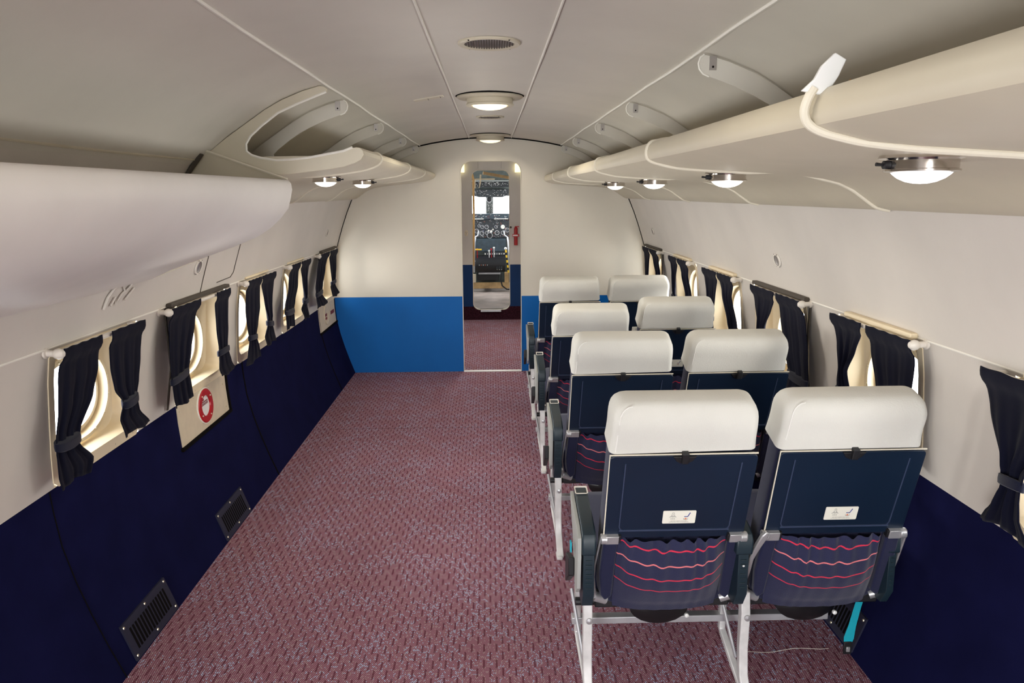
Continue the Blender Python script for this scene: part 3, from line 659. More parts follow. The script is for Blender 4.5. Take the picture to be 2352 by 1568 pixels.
# trough behind its rim and the end piece closing it
mb = MB(); inn = [(-.70, 1.496), (-.71, 1.46), (-.78, 1.40), (-.95, 1.38), (-1.08, 1.40), (-1.085, 1.42)]
mb.loft([[(x, yy, z) for x, z in inn] for yy in (-1.4, 2.6)], closed=False); mk('trough', mb, 'bin', fa)
mb = MB(); mb.add([(x, 2.600, z) for x, z in [(-.688, 1.494), (-.957, 1.588), (-.99, 1.552), (-1.03, 1.50), (-1.085, 1.41), (-1.13, 1.31), (-1.172, 1.18)]+BS[-2:4:-1]+[(-.678, 1.462)]], [tuple(range(7+len(BS[-2:4:-1])+1))])
mk('end_piece', mb, 'shelf', fa, smooth=False, solid=.004)
mb = MB(); mb.tube([(-.957, 2.592, 1.592), (-.69, 2.592, 1.497)], .0045, 6); mk('end_piping', mb, 'bead', fa)
mb = MB(); mb.strip([(-.962, 2.57, 1.580), (-.99, 2.57, 1.545), (-1.03, 2.57, 1.495), (-1.06, 2.57, 1.45)], .022, .008, side=(0, 1, 0)); tag(mk('corner_strap', mb, 'brown'), 'dark strap in the corner behind the fairing end', 'strap')
# ledge where the ceiling lining stops above the fairing
mb = MB(); mb.tube([(-.985, -1.4+3.98*i/20, 1.560+.002*sin(i)) for i in range(21)], .004, 6); struct('trim_20', mb, 'shelf')

# rack lamps
def rack_lamp(sgn, yy, lens, label, energy, col):
    zz = 1.500 if sgn > 0 else 1.5155; xx = sgn*.68; root = empty('rack_lamp', (xx, yy, zz-.05)); tag(root, label, 'lamp', 'round chrome lamps under the racks')
    ax = (0, 0, -1)
    mk('housing', MB().lathe([(.062, -.004), (.064, .001), (.056, .003), (.052, .004), (.052, .017), (.055, .018), (.055, .021), (.047, .023), (.045, .0225)], (xx, yy, zz), ax, 40), 'chrome', root)
    mk('lens', MB().lathe([(.0455, .021), (.042, .0255), (.034, .032), (.022, .0375), (.010, .040), (.0, .0405)], (xx, yy, zz), ax, 32), lens, root)
    mb = MB(); mb.tube([(xx-sgn*.052, yy, zz-.011), (xx-sgn*.062, yy, zz-.011)], .0065, 12); mb.tube([(xx-sgn*.062, yy, zz-.011), (xx-sgn*.074, yy, zz-.010)], [.0022, .003], 8); mk('switch', mb, 'black', root)
    l = bpy.data.lights.new('rack_lamp_light', 'SPOT'); l.energy = energy*5; l.color = col; l.shadow_soft_size = .03; l.spot_size = radians(168); l.spot_blend = .6
    lo = bpy.data.objects.new('rack_lamp_light', l); COL.objects.link(lo); lo.location = (xx, yy, zz-.06)
rack_lamp(1, 1.18, 'lampb', 'chrome dome lamp with cool white lens, largest, under the near right rack', .12, (1, 1, 1))
rack_lamp(1, 2.16, 'lampw', 'second chrome dome lamp under the right rack', .45, (1, .9, .78))
rack_lamp(1, 3.13, 'lampw', 'third chrome dome lamp under the right rack', .45, (1, .9, .78))
rack_lamp(1, 4.11, 'lampw', 'farthest chrome dome lamp under the right rack', .45, (1, .9, .78))
rack_lamp(-1, 3.14, 'lampw', 'nearer chrome dome lamp under the left rack', .45, (1, .9, .78))
rack_lamp(-1, 4.04, 'lampw', 'farther chrome dome lamp under the left rack', .45, (1, .9, .78))
# ceiling fittings
def ceil_vent(yy, R_, label):
    z = 1.869; root = mk('ceiling_vent', MB().lathe([(R_, -.002), (R_, .003), (R_*.96, .006), (R_*.80, .004), (R_*.78, -.001)], (0, yy, z), (0, 0, -1), 48), 'shelf'); tag(root, label, 'vent', 'round ceiling vents')
    mk('backing', MB().lathe([(R_*.79, 0), (R_*.79, .0005)], (0, yy, z), (0, 0, -1), 32), 'grille', root)
    mb = MB()
    for k in range(19):
        x = (k-9)/9.5*R_*.78; h = sqrt(max((R_*.77)**2-x*x, 0))
        if h > .003: mb.add([(x-.0018, yy-h, z-.004), (x+.0018, yy-h, z-.004), (x+.0018, yy+h, z-.004), (x-.0018, yy+h, z-.004), (x-.0018, yy-h, z), (x-.0018, yy+h, z)], [(0, 1, 2, 3), (0, 3, 5, 4)])
    mk('slats', mb, 'brown', root, smooth=False)
    for t in (.8, 2.3, 4.0, 5.4): mk('screw', MB().lathe([(.004, 0), (0, .003)], (R_*.97*cos(t), yy+R_*.97*sin(t), z-.004), (0, 0, -1), 8), 'dark', root)
ceil_vent(2.25, .090, 'round ceiling vent with fine slats nearest the camera')
ceil_vent(4.37, .080, 'small round ceiling vent between the two ceiling lamps')
def ceil_lamp(yy, label, en):
    z = 1.868; root = empty('ceiling_lamp', (0, yy, z-.06)); tag(root, label, 'ceiling light', 'round ceiling lamps')
    mk('backing', MB().lathe([(.152, -.002), (.152, .002)], (0, yy, z), (0, 0, -1), 48), 'dark', root)
    mk('flange', MB().lathe([(.146, .0), (.148, .006), (.140, .012), (.110, .014), (.104, .010)], (0, yy, z), (0, 0, -1), 48), 'shelf', root)
    mk('housing', MB().lathe([(.100, .0), (.102, .034), (.106, .036), (.106, .042), (.098, .045), (.082, .042), (.080, .036)], (0, yy, z), (0, 0, -1), 48), 'shelf', root)
    mk('lens', MB().lathe([(.081, .036), (.074, .046), (.05, .055), (.025, .059), (0, .060)], (0, yy, z), (0, 0, -1), 40), 'lampy', root)
    l = bpy.data.lights.new('ceiling_lamp_light', 'SPOT'); l.energy = en; l.color = (1, .90, .74); l.shadow_soft_size = .07; l.spot_size = radians(165); l.spot_blend = .5
    lo = bpy.data.objects.new('ceiling_lamp_light', l); COL.objects.link(lo); lo.location = (0, yy, z-.075)
ceil_lamp(3.43, 'round beige ceiling lamp with lit warm lens nearer the camera', 14)
ceil_lamp(5.68, 'round beige ceiling lamp with lit warm lens beside the bulkhead', 4)
ceil_lamp(1.15, 'round beige ceiling lamp with lit warm lens just above the picture', 5)
mb = MB(); pl_ = [(-.335, 3.40), (-.205, 3.345), (-.20, 3.385), (-.205, 3.40), (-.33, 3.455)]
cz_ = lambda x: 1.8655-(abs(x)-.17)*.1025
mb.add([(x, yy, cz_(x)+.002) for x, yy in pl_]+[(x, yy, cz_(x)-.004) for x, yy in pl_], [(0, 1, 2, 3, 4), (9, 8, 7, 6, 5)]+[(i, (i+1) % 5, 5+(i+1) % 5, 5+i) for i in range(5)])
o = mk('cover_plate', mb, 'bead', smooth=False, bevel=.001); tag(o, 'small beige screwed cover plate on the ceiling left of the first lamp', 'cover plate')
for x, yy in ((-.215, 3.36), (-.215, 3.39), (-.27, 3.39), (-.27, 3.42)): mk('screw', MB().lathe([(.003, 0), (0, .002)], (x, yy, cz_(x)-.004), (0, 0, -1), 8), 'dark', o)

# ------------------------------------------------------------ seats (built once as the front-most double unit, then copied)
YF = 1.81
def rrect(cx, cy, hx_, hy_, r_, n=5):
    out = []
    for qx, qy, a0 in ((1, 1, 0), (-1, 1, pi/2), (-1, -1, pi), (1, -1, 3*pi/2)):
        for k in range(n+1):
            a = a0+(pi/2)*k/n; out.append((cx+qx*(hx_-r_)+r_*cos(a), cy+qy*(hy_-r_)+r_*sin(a)))
    return out
def make_backrest(xc, root, front):
    piv = Vector((xc, YF+.127, .28)); yb = piv.y
    mb = MB(); loops = []
    for z, g in ((.285, .80), (.30, .95), (.33, 1), (.55, 1), (.80, .98), (.91, .95), (.935, .92), (.945, .86), (.95, .7)):
        loops.append([(x, y_, z) for x, y_ in rrect(xc, yb+.047, .188*g, .045*(g if z > .9 else 1), .022*g)])
    mb.loft(loops, True, True, True); br = mk('backrest', mb, 'seat', root, origin=piv)
    def sub(name, mb_, m, **k): return mk(name, mb_, m, br, origin=piv, **k)
    # linen headrest cover
    rnd = random.Random(int(xc*100)); ph = rnd.uniform(0, 6); loops = []
    HW = .187; hc_ = xc-(.003 if xc < .7 else .010)
    zs = [.832, .836, .85, .865, .88, .895, .91, .925, .938, .949, .957, .962, .9645]
    for z in zs:
        t = min(1, max(0, (z-.930)/.0345)); w = HW-.007*(z-.83)/.13-.028*(1-sqrt(max(0, 1-t*t))); t2 = max(0, (z-.900)/.0645); dpt = .055-.033*(1-sqrt(max(0, 1-min(t2, 1)**2)))
        w += .0008*sin(z*60+ph)*(z < .93); w += .001*max(0, (.87-z)/.04)
        l = rrect(hc_, yb+.040, w, dpt, min(.020, dpt*.8), 6)
        l = [(x, y_+.0015*sin(x*40+z*50+ph)*(1 if y_ < yb else 0), z+((.002*sin(x*12+ph)+(.006*(x-xc)/.19 if xc < .7 else 0))*(z < .86))+(.003*(1-((x-xc)/.195)**2) if z > .94 else 0)) for x, y_ in l]
        loops.append(l)
    mb = MB(); mb.loft([[(q[0], q[1]+(.008 if q[1] < yb+.03 else -.008), q[2]) for q in loops[0]]]+loops, True, False, True); hc = sub('headrest_cover', mb, 'hr', ang=60)
    hc['label'] = 'off-white linen headrest cover'
    mb = MB(); pts = []
    for z in zs:
        t = min(1, max(0, (z-.930)/.0345)); w = HW-.007*(z-.83)/.13-.028*(1-sqrt(max(0, 1-t*t))); pts.append((hc_-w+.014, yb-.013+.006*t, z+.001))
    mb.tube(pts, .0014, 6); sub('cover_seam', mb, 'hrseam')
    # folding tray table
    x0, x1, z0, z1 = xc-.188, xc+.190, .552, .822
    mb = MB(); mb.loft([[(x, y_, z) for x, z in rrect(xc+.001, (z0+z1)/2, .189, .135, .012, 4)] for y_ in (yb-.001, yb-.014, yb-.017)], True, True, True)
    sub('tray_table', mb, 'tray', bevel=.0015)
    a0, a1, b0, b1 = xc-.150, xc+.146, .578, .800
    rim = [(a0+.002, b1), (a0, b0+.012), (a0+.004, b0+.003), (a0+.012, b0), (a1-.012, b0), (a1-.004, b0+.003), (a1, b0+.012), (a1+.004, b1)]
    mb = MB(); mb.strip([(x, yb-.0172, z) for x, z in rim], .003, .003, side=(0, 1, 0)); mb.strip([(xc-.15, yb-.0172, b0), (xc+.146, yb-.0172, b0)], .004, .005, side=(0, 1, 0)); sub('tray_rim', mb, 'trayd')
    mb = MB(); mb.strip([(xc-.1895, yb-.0165, .565), (xc-.1895, yb-.0165, .826), (xc+.188, yb-.0165, .828)], .003, .0032, side=(0, 1, 0)); sub('edge_trim', mb, 'bead', smooth=False)
    mb = MB(); mb.prism([(xc-.03, .822), (xc+.032, .822), (xc+.021, .806), (xc+.008, .800), (xc-.008, .800), (xc-.019, .806)], yb-.021, yb-.014); mb.prism([(xc-.008, .836), (xc+.009, .836), (xc+.009, .805), (xc-.008, .805)], yb-.030, yb-.014)
    sub('tray_latch', mb, 'black', smooth=False, bevel=.002)
    # placard with pictograms
    px, pz = xc+.008, .622; mb = MB(); yq = yb-.0182
    mb.loft([[(x, y_, z) for x, z in rrect(px, pz, .044, .0215, .003, 3)] for y_ in (yb-.0165, yq)], True, True, True)
    O_ = lambda a, b: (px+a, yq-.0005, pz+b)
    def ring(a, b, r0, r1, mi, n=14):
        mb.loft([[O_(a+rr*cos(2*pi*k/n), b+rr*sin(2*pi*k/n)) for k in range(n)] for rr in (r0, r1)], True, mi=mi)
    def seg(a0_, b0_, a1_, b1_, w, mi):
        d = Vector((a1_-a0_, b1_-b0_)).normalized(); n_ = Vector((-d.y, d.x))*w/2
        mb.add([O_(a0_+n_.x, b0_+n_.y), O_(a1_+n_.x, b1_+n_.y), O_(a1_-n_.x, b1_-n_.y), O_(a0_-n_.x, b0_-n_.y)], [(0, 1, 2, 3)], mi)
    ring(-.017, .0135, .0022, .0031, 1)
    for s_ in (-1, 1):
        seg(-.017+s_*.0032, .0095, -.017+s_*.0055, .003, .0009, 1); seg(-.017+s_*.0018, .0085, -.017+s_*.0022, .002, .0009, 1)
        seg(-.017+s_*.0012, -.001, -.017+s_*.0016, -.008, .0008, 1); seg(-.017+s_*.0046, -.001, -.017+s_*.0046, -.008, .0008, 1)
        seg(-.017, .0015, -.017+s_*.005, .0028, .0014, 1); seg(-.017+s_*.005, .0028, -.017+s_*.009, .0005, .0014, 1)
    seg(.013, .0018, .0225, .0018, .0024, 2); seg(.0222, .0012, .0272, .013, .0024, 2); ring(.0275, .0138, .0, .0016, 2, 10)
    ring(.0175, -.005, .0006, .0026, 3, 10); seg(.012, -.0075, .023, -.0075, .0013, 1); seg(.012, -.0075, .012, -.003, .0009, 1); seg(.023, -.0075, .023, -.003, .0009, 1)
    mb.text('LIFE VEST UNDER YOUR SEAT', O_(0, -.0133), (1, 0, 0), (0, 0, 1), .0034, 1); mb.text('FASTEN SEAT BELT WHILE SEATED', O_(0, -.0170), (1, 0, 0), (0, 0, 1), .0034, 1)
    sub('placard', mb, ['plac', 'inkg', 'inkb', 'inko'], smooth=False)['label'] = 'white instruction placard with pictograms'
    # hinges and the cast side arms of the tray
    for s_ in (-1, 1):
        mb = MB(); xa, xb = sorted((xc+s_*.150, xc+s_*.186)); mb.box(xa, xb, yb-.030, yb-.012, .540, .566); mb.box(min(xc+s_*.144, xc+s_*.150), max(xc+s_*.144, xc+s_*.150), yb-.028, yb-.012, .542, .566, 1)
        mb.tube([(xc+s_*.180, yb-.021, .553), (xc+s_*.197, yb-.021, .553)], .0145, 14); sub('tray_hinge', mb, ['silver', 'black'], bevel=.0015)
        if xc > .7 and s_ < 0:
            mb = MB(); mb.strip([(xc-.186, yb-.030, .572), (xc-.194, yb-.030, .558), (xc-.204, yb-.026, .52), (xc-.213, yb-.020, .47), (xc-.214, yb-.018, .42), (xc-.220, yb-.016, .37), (xc-.226, yb-.014, .345), (xc-.224, yb-.012, .33)], [.012, .018, .016, .014, .012, .014, .020, .012], [.01, .014, .014, .012, .012, .012, .012, .01], side=(1, 0, 0))
            sub('tray_arm', mb, 'silver', bevel=.003); continue
        mb = MB(); mb.strip([(xc+s_*.196, yb-.022, .566), (xc+s_*.199, yb-.020, .548), (xc+s_*.203, yb-.014, .50), (xc+s_*.2065, yb-.008, .45), (xc+s_*.206, yb-.004, .40), (xc+s_*.201, yb-.004, .355), (xc+s_*.198, yb-.002, .335)], [.0055]*7, [.014, .016, .014, .013, .013, .015, .010], side=(1, 0, 0))
        sub('tray_arm', mb, 'silver', bevel=.003)
    # gathered seat pocket
    mb = MB(); nu, nv = 48, 26; W_ = .147
    for j in range(nv+1):
        v = j/nv
        for i in range(nu+1):
            u = i/nu; e = 2*u-1; z = .285+.258*v; bulge = (1-e**4)*(.020+.026*sin(pi*min(1, (1-v)*1.12))**1.0)
            if v < .15: bulge *= .55+.45*(v/.15)
            gath = .12+.88*max(0, (v-.25)/.75)**1.5; gath *= .75+.35*sin(e*9+xc*20)
            rip = .0075*gath*sin(e*24+1.6*sin(e*4+xc*9))
            x = xc+e*(W_+.006*sin(pi*(1-v)))
            zz = z+.0045*gath*sin(e*26+1)*(v > .9)-.012*(1-v)**2*(1-e*e)
            mb.uv[len(mb.v)] = (u, v+.085*(1-e*e)*(.3+.7*(1-abs(v-.5)))+.010*gath*sin(e*26+1)-.03*(1-e)*.5)
            mb.v.append((x, yb-.004-bulge-rip, zz))
    for j in range(nv):
        for i in range(nu): q = j*(nu+1)+i; mb.f.append((q, q+1, q+nu+2, q+nu+1)); mb.m.append(0)
    pk = sub('seat_pocket', mb, 'pocket', ang=80); pk['label'] = 'gathered navy pocket with pink-red stripes'
    # padded side flaps beside the pocket
    for s_ in (-1, 1):
        mb = MB(); mb.prism([(xc+s_*.150, .545), (xc+s_*.188, .545), (xc+s_*.194, .42), (xc+s_*.186, .34), (xc+s_*.172, .318), (xc+s_*.153, .335)], yb-.020, yb+.002); sub('side_flap', mb, 'seat', bevel=.006, seg=3)
    return br
def make_unit():
    root = empty('double_seat', (.70, YF, 0))
    brs = [make_backrest(.483, root, True), make_backrest(.920, root, True)]
    for xc in (.483, .920):
        mb = MB(); loops = []
        for y_, g in ((YF+.16, .8), (YF+.17, 1), (YF+.30, 1), (YF+.56, 1), (YF+.60, .92), (YF+.615, .7)):
            loops.append([(x, y_, z) for x, z in rrect(xc, .345+(y_-YF)*.06, .2*g, .052*g, .03*g)])
        mb.loft(loops, True, True, True); mk('seat_cushion', mb, 'seat', root)
        mb = MB(); mb.box(xc-.195, xc+.195, YF+.13, YF+.60, .27, .295); mk('seat_pan', mb, 'black', root, bevel=.004)
        mb = MB(); mb.loft([[(xc+.0+.092*g*cos(t), y_, .250+h+.058*g*sin(t)*(1 if sin(t) < 0 else .3)) for t in [2*pi*k/20 for k in range(20)]] for y_, g, h in ((YF+.15, .55, 0), (YF+.165, .95, 0), (YF+.24, 1, 0), (YF+.36, .9, .0), (YF+.38, .5, .0))], True, True, True)
        mk('life_vest_pouch', mb, 'pouch', root)
        mb = MB(); mb.lathe([(0, -.007), (.006, -.004), (.007, 0), (.006, .004), (0, .007)], (xc+.075, YF+.135, .238), (0, 1, 0), 12); mk('pouch_stud', mb, 'white', root)
        for s_ in (-1, 1):
            mb = MB(); mb.tube([(xc+s_*.20, YF+.118, .315), (xc+s_*.165, YF+.125, .30)], .014, 12); mb.tube([(xc+s_*.205, YF+.115, .34), (xc+s_*.20, YF+.118, .315)], .010, 10); mk('recline_joint', mb, 'silver', root)
    # armrests
    def armrest(x0, x1, kind):
        yo = {'aisle': 0, 'mid': .012, 'wall': .04}[kind]; zk = {'aisle': 0, 'mid': -.012, 'wall': -.03}[kind]; Y = lambda a: a-1.81+YF+yo
        cap = [(Y(1.822), .494), (Y(1.819), .535), (Y(1.828), .552), (Y(1.86), .566), (Y(2.04), .603), (Y(2.04), .588), (Y(1.88), .53), (Y(1.86), .494)]
        if kind != 'aisle': cap = [(a, z+zk) for a, z in cap]
        mb = MB(); mb.prism(cap, x0, x1, 'x'); ar = mk('armrest', mb, 'arm', root, bevel=.005, seg=3)
        zo = zk
        bd = [(Y(1.826), .495+zo), (Y(1.824), .378+zo), (Y(1.85), .332+zo), (Y(1.895), .332+zo), (Y(1.93), .40+zo), (Y(1.95), .47+zo), (Y(2.03), .585+zo), (Y(1.88), .535+zo)]
        w = .004 if kind == 'aisle' else .009
        mb = MB(); mb.prism(bd, x0+w, x1-w, 'x')
        for k in range(7): zq = .478+zo-k*.0135; mb.box(x0+w+.006, x1-w-.006, Y(1.8235)-.0015, Y(1.83), zq, zq+.0022)
        if kind == 'mid': mb.lathe([(.004, 0), (0, .003)], ((x0+x1)/2, Y(1.8235), .45), (0, -1, 0), 10, mi=1)
        mk('armrest_body', mb, ['arm', 'white'], root, bevel=.003)
        if kind == 'aisle':
            mb = MB(); mb.prism([(Y(1.828), .49), (Y(1.830), .541), (Y(1.865), .558), (Y(2.03), .593), (Y(2.02), .565), (Y(1.95), .49), (Y(1.925), .43), (Y(1.905), .385), (Y(1.87), .362), (Y(1.838), .39)], x0-.011, x0-.001, 'x'); mk('side_plate', mb, 'armside', root, bevel=.0008)
            mb = MB(); mb.prism([(Y(1.99), .42), (Y(1.99), .33), (Y(1.90), .395), (Y(1.90), .45)], x0-.028, x0-.011, 'x'); mk('control_lever', mb, 'black', root, bevel=.003)
            mb = MB(); mb.loft([[(x, y_, .5975+(y_-Y(2.02))*.2+d) for x, y_ in rrect((x0+x1)/2, Y(2.018), a, b, .003, 2)] for a, b, d in ((.019, .019, .0045), (.016, .016, .0045), (.015, .015, -.02))], True, False, True); mk('ashtray', mb, 'rod', root)
    armrest(.234, .272, 'aisle'); armrest(.654, .700, 'mid'); armrest(1.086, 1.124, 'wall')
    # legs
    for x in (.262, .712):
        mb = MB(); mb.strip([(x, YF+.105, .330), (x, YF+.092, .27), (x, YF+.092, .16), (x+.001, YF+.080, .08), (x+.003, YF+.045, .03), (x+.004, YF+.01, .004)], .026, [.030, .030, .026, .024, .02, .010], side=(1, 0, 0))
        mb.strip([(x-.008, YF+.255, .31), (x-.008, YF+.255, .12), (x-.006, YF+.235, .105), (x+.004, YF+.10, .035), (x+.004, YF+.06, .012)], .020, [.022, .022, .02, .018, .014], side=(1, 0, 0))
        mb.box(x-.012, x+.012, YF-.005, YF+.05, .0, .012)
        lg = mk('leg', mb, 'leg', root, bevel=.003)
        mb = MB(); mb.lathe([(.009, 0), (.009, .004), (0, .006)], (x+.003, YF+.076, .262), (0, -1, 0), 12); mk('bolt', mb, 'silver', lg)
        mb = MB(); mb.tube([(x-.03, YF+.24, .27), (x-.003, YF+.13, .10)], .0055, 8); mk('brace', mb, 'alu', lg)
    mb = MB(); mb.box(.235, 1.03, YF+.24, YF+.27, .148, .170); mk('cross_beam', mb, 'alu', root, bevel=.002)
    mb = MB(); mb.tube([(.235, YF+.16, .275), (1.15, YF+.16, .275)], .012, 12); mk('rear_tube', mb, 'black', root)
    return root
unit = make_unit()
def put(u, yf, angs, label):
    u.location.y = yf; tag(u, label, 'seat', 'double seats along the right wall')
    b = sorted(kids(u, 'backrest'), key=lambda q: q.location.x)
    for q, a in zip(b, angs): q.rotation_euler.x = radians(a)
units = [unit]+[copy_tree(unit) for _ in range(3)]
bpy.context.view_layer.update()
put(units[0], 1.81, (16.7, 16.0), 'front-most navy double seat, nearest the camera, both placards visible')
put(units[1], 2.74, (21.0, 20.5), 'second navy double seat from the camera, directly behind the largest headrests')
put(units[2], 3.67, (27.0, 21.7), 'third navy double seat from the camera, its aisle back reclined lowest')
put(units[3], 4.60, (21.2, 21.0), 'farthest navy double seat, nearest the blue bulkhead')
u0 = units[0]
# turquoise belt webbing on the nearest unit
mb = MB(); mb.strip([(.285, 2.06, .505), (.283, 2.02, .49), (.282, 1.98, .45), (.28, 1.97, .38)], .004, .03); mb.strip([(.212, 1.90, .50), (.212, 1.90, .47)], .004, .018); mk('seat_belt', mb, 'cyan', u0, bevel=.001)['label'] = 'turquoise belt webbing'
mb = MB(); mb.strip([(1.125, 2.03, .32), (1.122, 2.03, .26), (1.112, 2.035, .20), (1.103, 2.04, .13), (1.096, 2.04, .09), (1.094, 2.04, .075)], [.024, .022, .022, .024, .032, .026], .003, side=(1, 0, 0)); mk('seat_belt', mb, 'cyan', u0, bevel=.001)['label'] = 'turquoise belt strap hanging by the wall'
mb = MB(); mb.box(1.082, 1.106, 2.036, 2.044, .035, .078); mb.box(1.088, 1.100, 2.032, 2.037, .045, .062, 1); mk('belt_buckle', mb, ['black', 'silver'], u0, bevel=.002)
mb = MB(); mb.tube([(.735+.34*i/12, 2.10+.02*(i/12)+.004*sin(i), .003+.002*sin(i*.9)) for i in range(13)], .0009, 5); tag(mk('thread', mb, 'rod'), 'thin pale thread lying on the carpet behind the front seats', 'thread')

# ------------------------------------------------------------ vestibule and inner bulkhead
YI = 8.5
mb = MB()
for s_ in (-1, 1): mb.box(min(s_*.82, s_*.86), max(s_*.82, s_*.86), YB+.012, YI, 0, 1.95)
mb.box(-.86, .86, YB+.012, YI, 1.93, 1.97); struct('wall_vestibule', mb, 'bulk', origin=(0, 7.2, 0), smooth=False)
SX0, SX1, SZ0, SZ1 = -.214, .208, .118, 1.690
def slot(x0, x1, z0, z1, r_, n=8):
    return [(x, z) for x, z in rrect((x0+x1)/2, (z0+z1)/2, (x1-x0)/2, (z1-z0)/2, r_, n)]
def inner(zlo, zhi):
    mb = MB(); r_ = .075; N_ = 70; zs = sorted(set([zlo+(zhi-zlo)*k/N_ for k in range(N_+1)]+[z for z in (SZ0+1e-4, SZ1-1e-4) if zlo < z < zhi]))
    def gx(z, s_):
        if z <= SZ0 or z >= SZ1: return 0.0
        d = max(0, SZ0+r_-z, z-(SZ1-r_)); xx = sqrt(max(r_*r_-d*d, 0)); return SX0+r_-xx if s_ < 0 else SX1-r_+xx
    for a, b in zip(zs, zs[1:]):
        for s_ in (-1, 1): mb.add([(s_*.82, YI, a), (s_*.82, YI, b), (gx(b, s_), YI, b), (gx(a, s_), YI, a)], [(0, 1, 2, 3)])
    return mb
wi = struct('wall_cockpit', inner(.638, 1.93), 'wall', origin=(0, YI, 0), smooth=False, solid=.02)
struct('lower_panel', inner(.155, .638), 'blued', wi, smooth=False, solid=.02)
mb = inner(0.0, .155); struct('kick_panel', mb, 'kick', wi, smooth=False, solid=.03)
sl = slot(SX0, SX1, SZ0, SZ1, .075); mb = MB(); mb.loft([[(x, y_, z) for x, z in sl] for y_ in (YI-.016, YI+.06)]); mb.tube([(x, YI-.014, z) for x, z in sl+[sl[0]]], .004, 6); struct('trim_21', mb, 'bead')
mb = MB(); mb.box(-.13, .105, YI-.05, YI-.01, .098, .118); struct('trim_22', mb, 'alu', smooth=False)
mb = MB(); mb.box(-.14, -.1385, YI-.0135, YI-.012, 1.71, 1.80); mb.box(.1185, .12, YI-.0135, YI-.012, 1.71, 1.80); struct('trim_23', mb, 'brown', smooth=False)
for s_, a, b in ((-1, -.42, -.292), (1, .27, .40)):
    o = mk('vestibule_lamp', MB().box(a, b, YI-.06, YI-.012, 1.668, 1.76), mat('vestibule_lamp_glow', (.9, .85, .6), .5, emit=(1, .9, .45), estr=1.3), smooth=False, bevel=.004)
    tag(o, 'glowing yellow panel light at the %s upper corner of the passage' % ('left' if s_ < 0 else 'right'), 'light', 'yellow passage lights')
l = bpy.data.lights.new('vestibule_light', 'SPOT'); l.spot_size = radians(125); l.spot_blend = .8; l.energy = 48; l.color = (1, .93, .82); l.shadow_soft_size = .12
lo = bpy.data.objects.new('vestibule_light', l); COL.objects.link(lo); lo.location = (.0, 7.0, 1.88)
mb = MB(); yq = YI-.012; mb.loft([[(-.283+.020*g*cos(t), yq-d, .998+.034*g*sin(t)) for t in [2*pi*k/24 for k in range(24)]] for g, d in ((1, 0), (1, .004), (.9, .006), (.01, .006))])
o = mk('call_plate', mb, 'cream'); tag(o, 'small oval cream plate left of the cockpit door', 'plate')
mb = MB(); mb.tube([(-.296, yq-.007, 1.01), (-.283, yq-.007, .996), (-.270, yq-.007, 1.01)], .003, 6); mb.tube([(-.283, yq-.007, .996), (-.283, yq-.007, .976)], .003, 6); mb.lathe([(.004, 0), (0, .003)], (-.283, yq-.006, 1.02), (0, -1, 0), 8); mk('symbol', mb, 'grille', o)
mb = MB(); mb.tube([(.279, yq-.028, .86), (.279, yq-.028, 1.045)], .021, 14); mb.tube([(.279, yq-.028, 1.045), (.279, yq-.028, 1.065)], [.021, .012], 14); mb.box(.268, .315, yq-.035, yq-.02, 1.062, 1.074)
o = mk('fire_extinguisher', mb, 'red'); tag(o, 'slim dark red fire extinguisher mounted right of the cockpit door', 'fire extinguisher')
mb = MB(); mb.box(.240, .316, yq-.052, yq, .957, .985); mk('bracket', mb, 'red', o, bevel=.002)
mb = MB(); mb.box(.246, .300, yq-.0535, yq-.052, .965, .977, 0); mk('bracket_label', mb, 'white', o, smooth=False)
mb = MB(); mb.lathe([(.012, 0), (.012, .006), (.006, .01), (.010, .02), (.011, .03), (0, .036)], (.222, yq, 1.06), (0, -1, 0), 14); tag(mk('door_knob', mb, 'brown'), 'small round brown latch knob at the cockpit doorway edge', 'knob')

# ------------------------------------------------------------ cockpit
YC = 10.4
mb = MB(); mb.box(-.8, .8, YI+.02, YC+.3, .08, .118); struct('floor_cockpit', mb, 'cockf', smooth=False)
mb = MB()
for s_ in (-1, 1):
    a, b = sorted((s_*.8, s_*.84)); mb.box(a, b, YI+.02, YC+.4, .08, .95); mb.box(a, b, YI+.02, 9.2, .95, 1.9); mb.box(a, b, 9.2, YC+.4, 1.55, 1.9)
mb.box(-.84, .84, YI+.02, YC+.4, 1.88, 1.92); struct('wall_cockpit_side', mb, 'green', origin=(0, 9.5, 0), smooth=False)
mb = MB(); mb.box(-.8, .8, YC, YC+.04, .118, 1.165); mb.box(-.8, .8, YC, YC+.04, 1.40, 1.9); mb.box(-.068, .03, YC, YC+.04, 1.165, 1.40); mb.box(-.8, -.62, YC, YC+.04, 1.165, 1.4); mb.box(.62, .8, YC, YC+.04, 1.165, 1.4)
struct('wall_windshield', mb, 'green', origin=(0, YC, 0), smooth=False)
for k, (a, b) in enumerate(((-.62, -.068), (.03, .62))):
    struct('window_%d' % (12+k), MB().box(a, b, YC+.015, YC+.02, 1.165, 1.40), 'glass', smooth=False)
def disc(mb, x, y_, z, r_, d=.006, mi=0): mb.lathe([(r_, 0), (r_, d), (r_*.9, d), (0, d)], (x, y_, z), (0, -1, 0), 16, mi=mi)
def part(name, mb, m, root, **k): return mk(name, mb, m, root, **k)
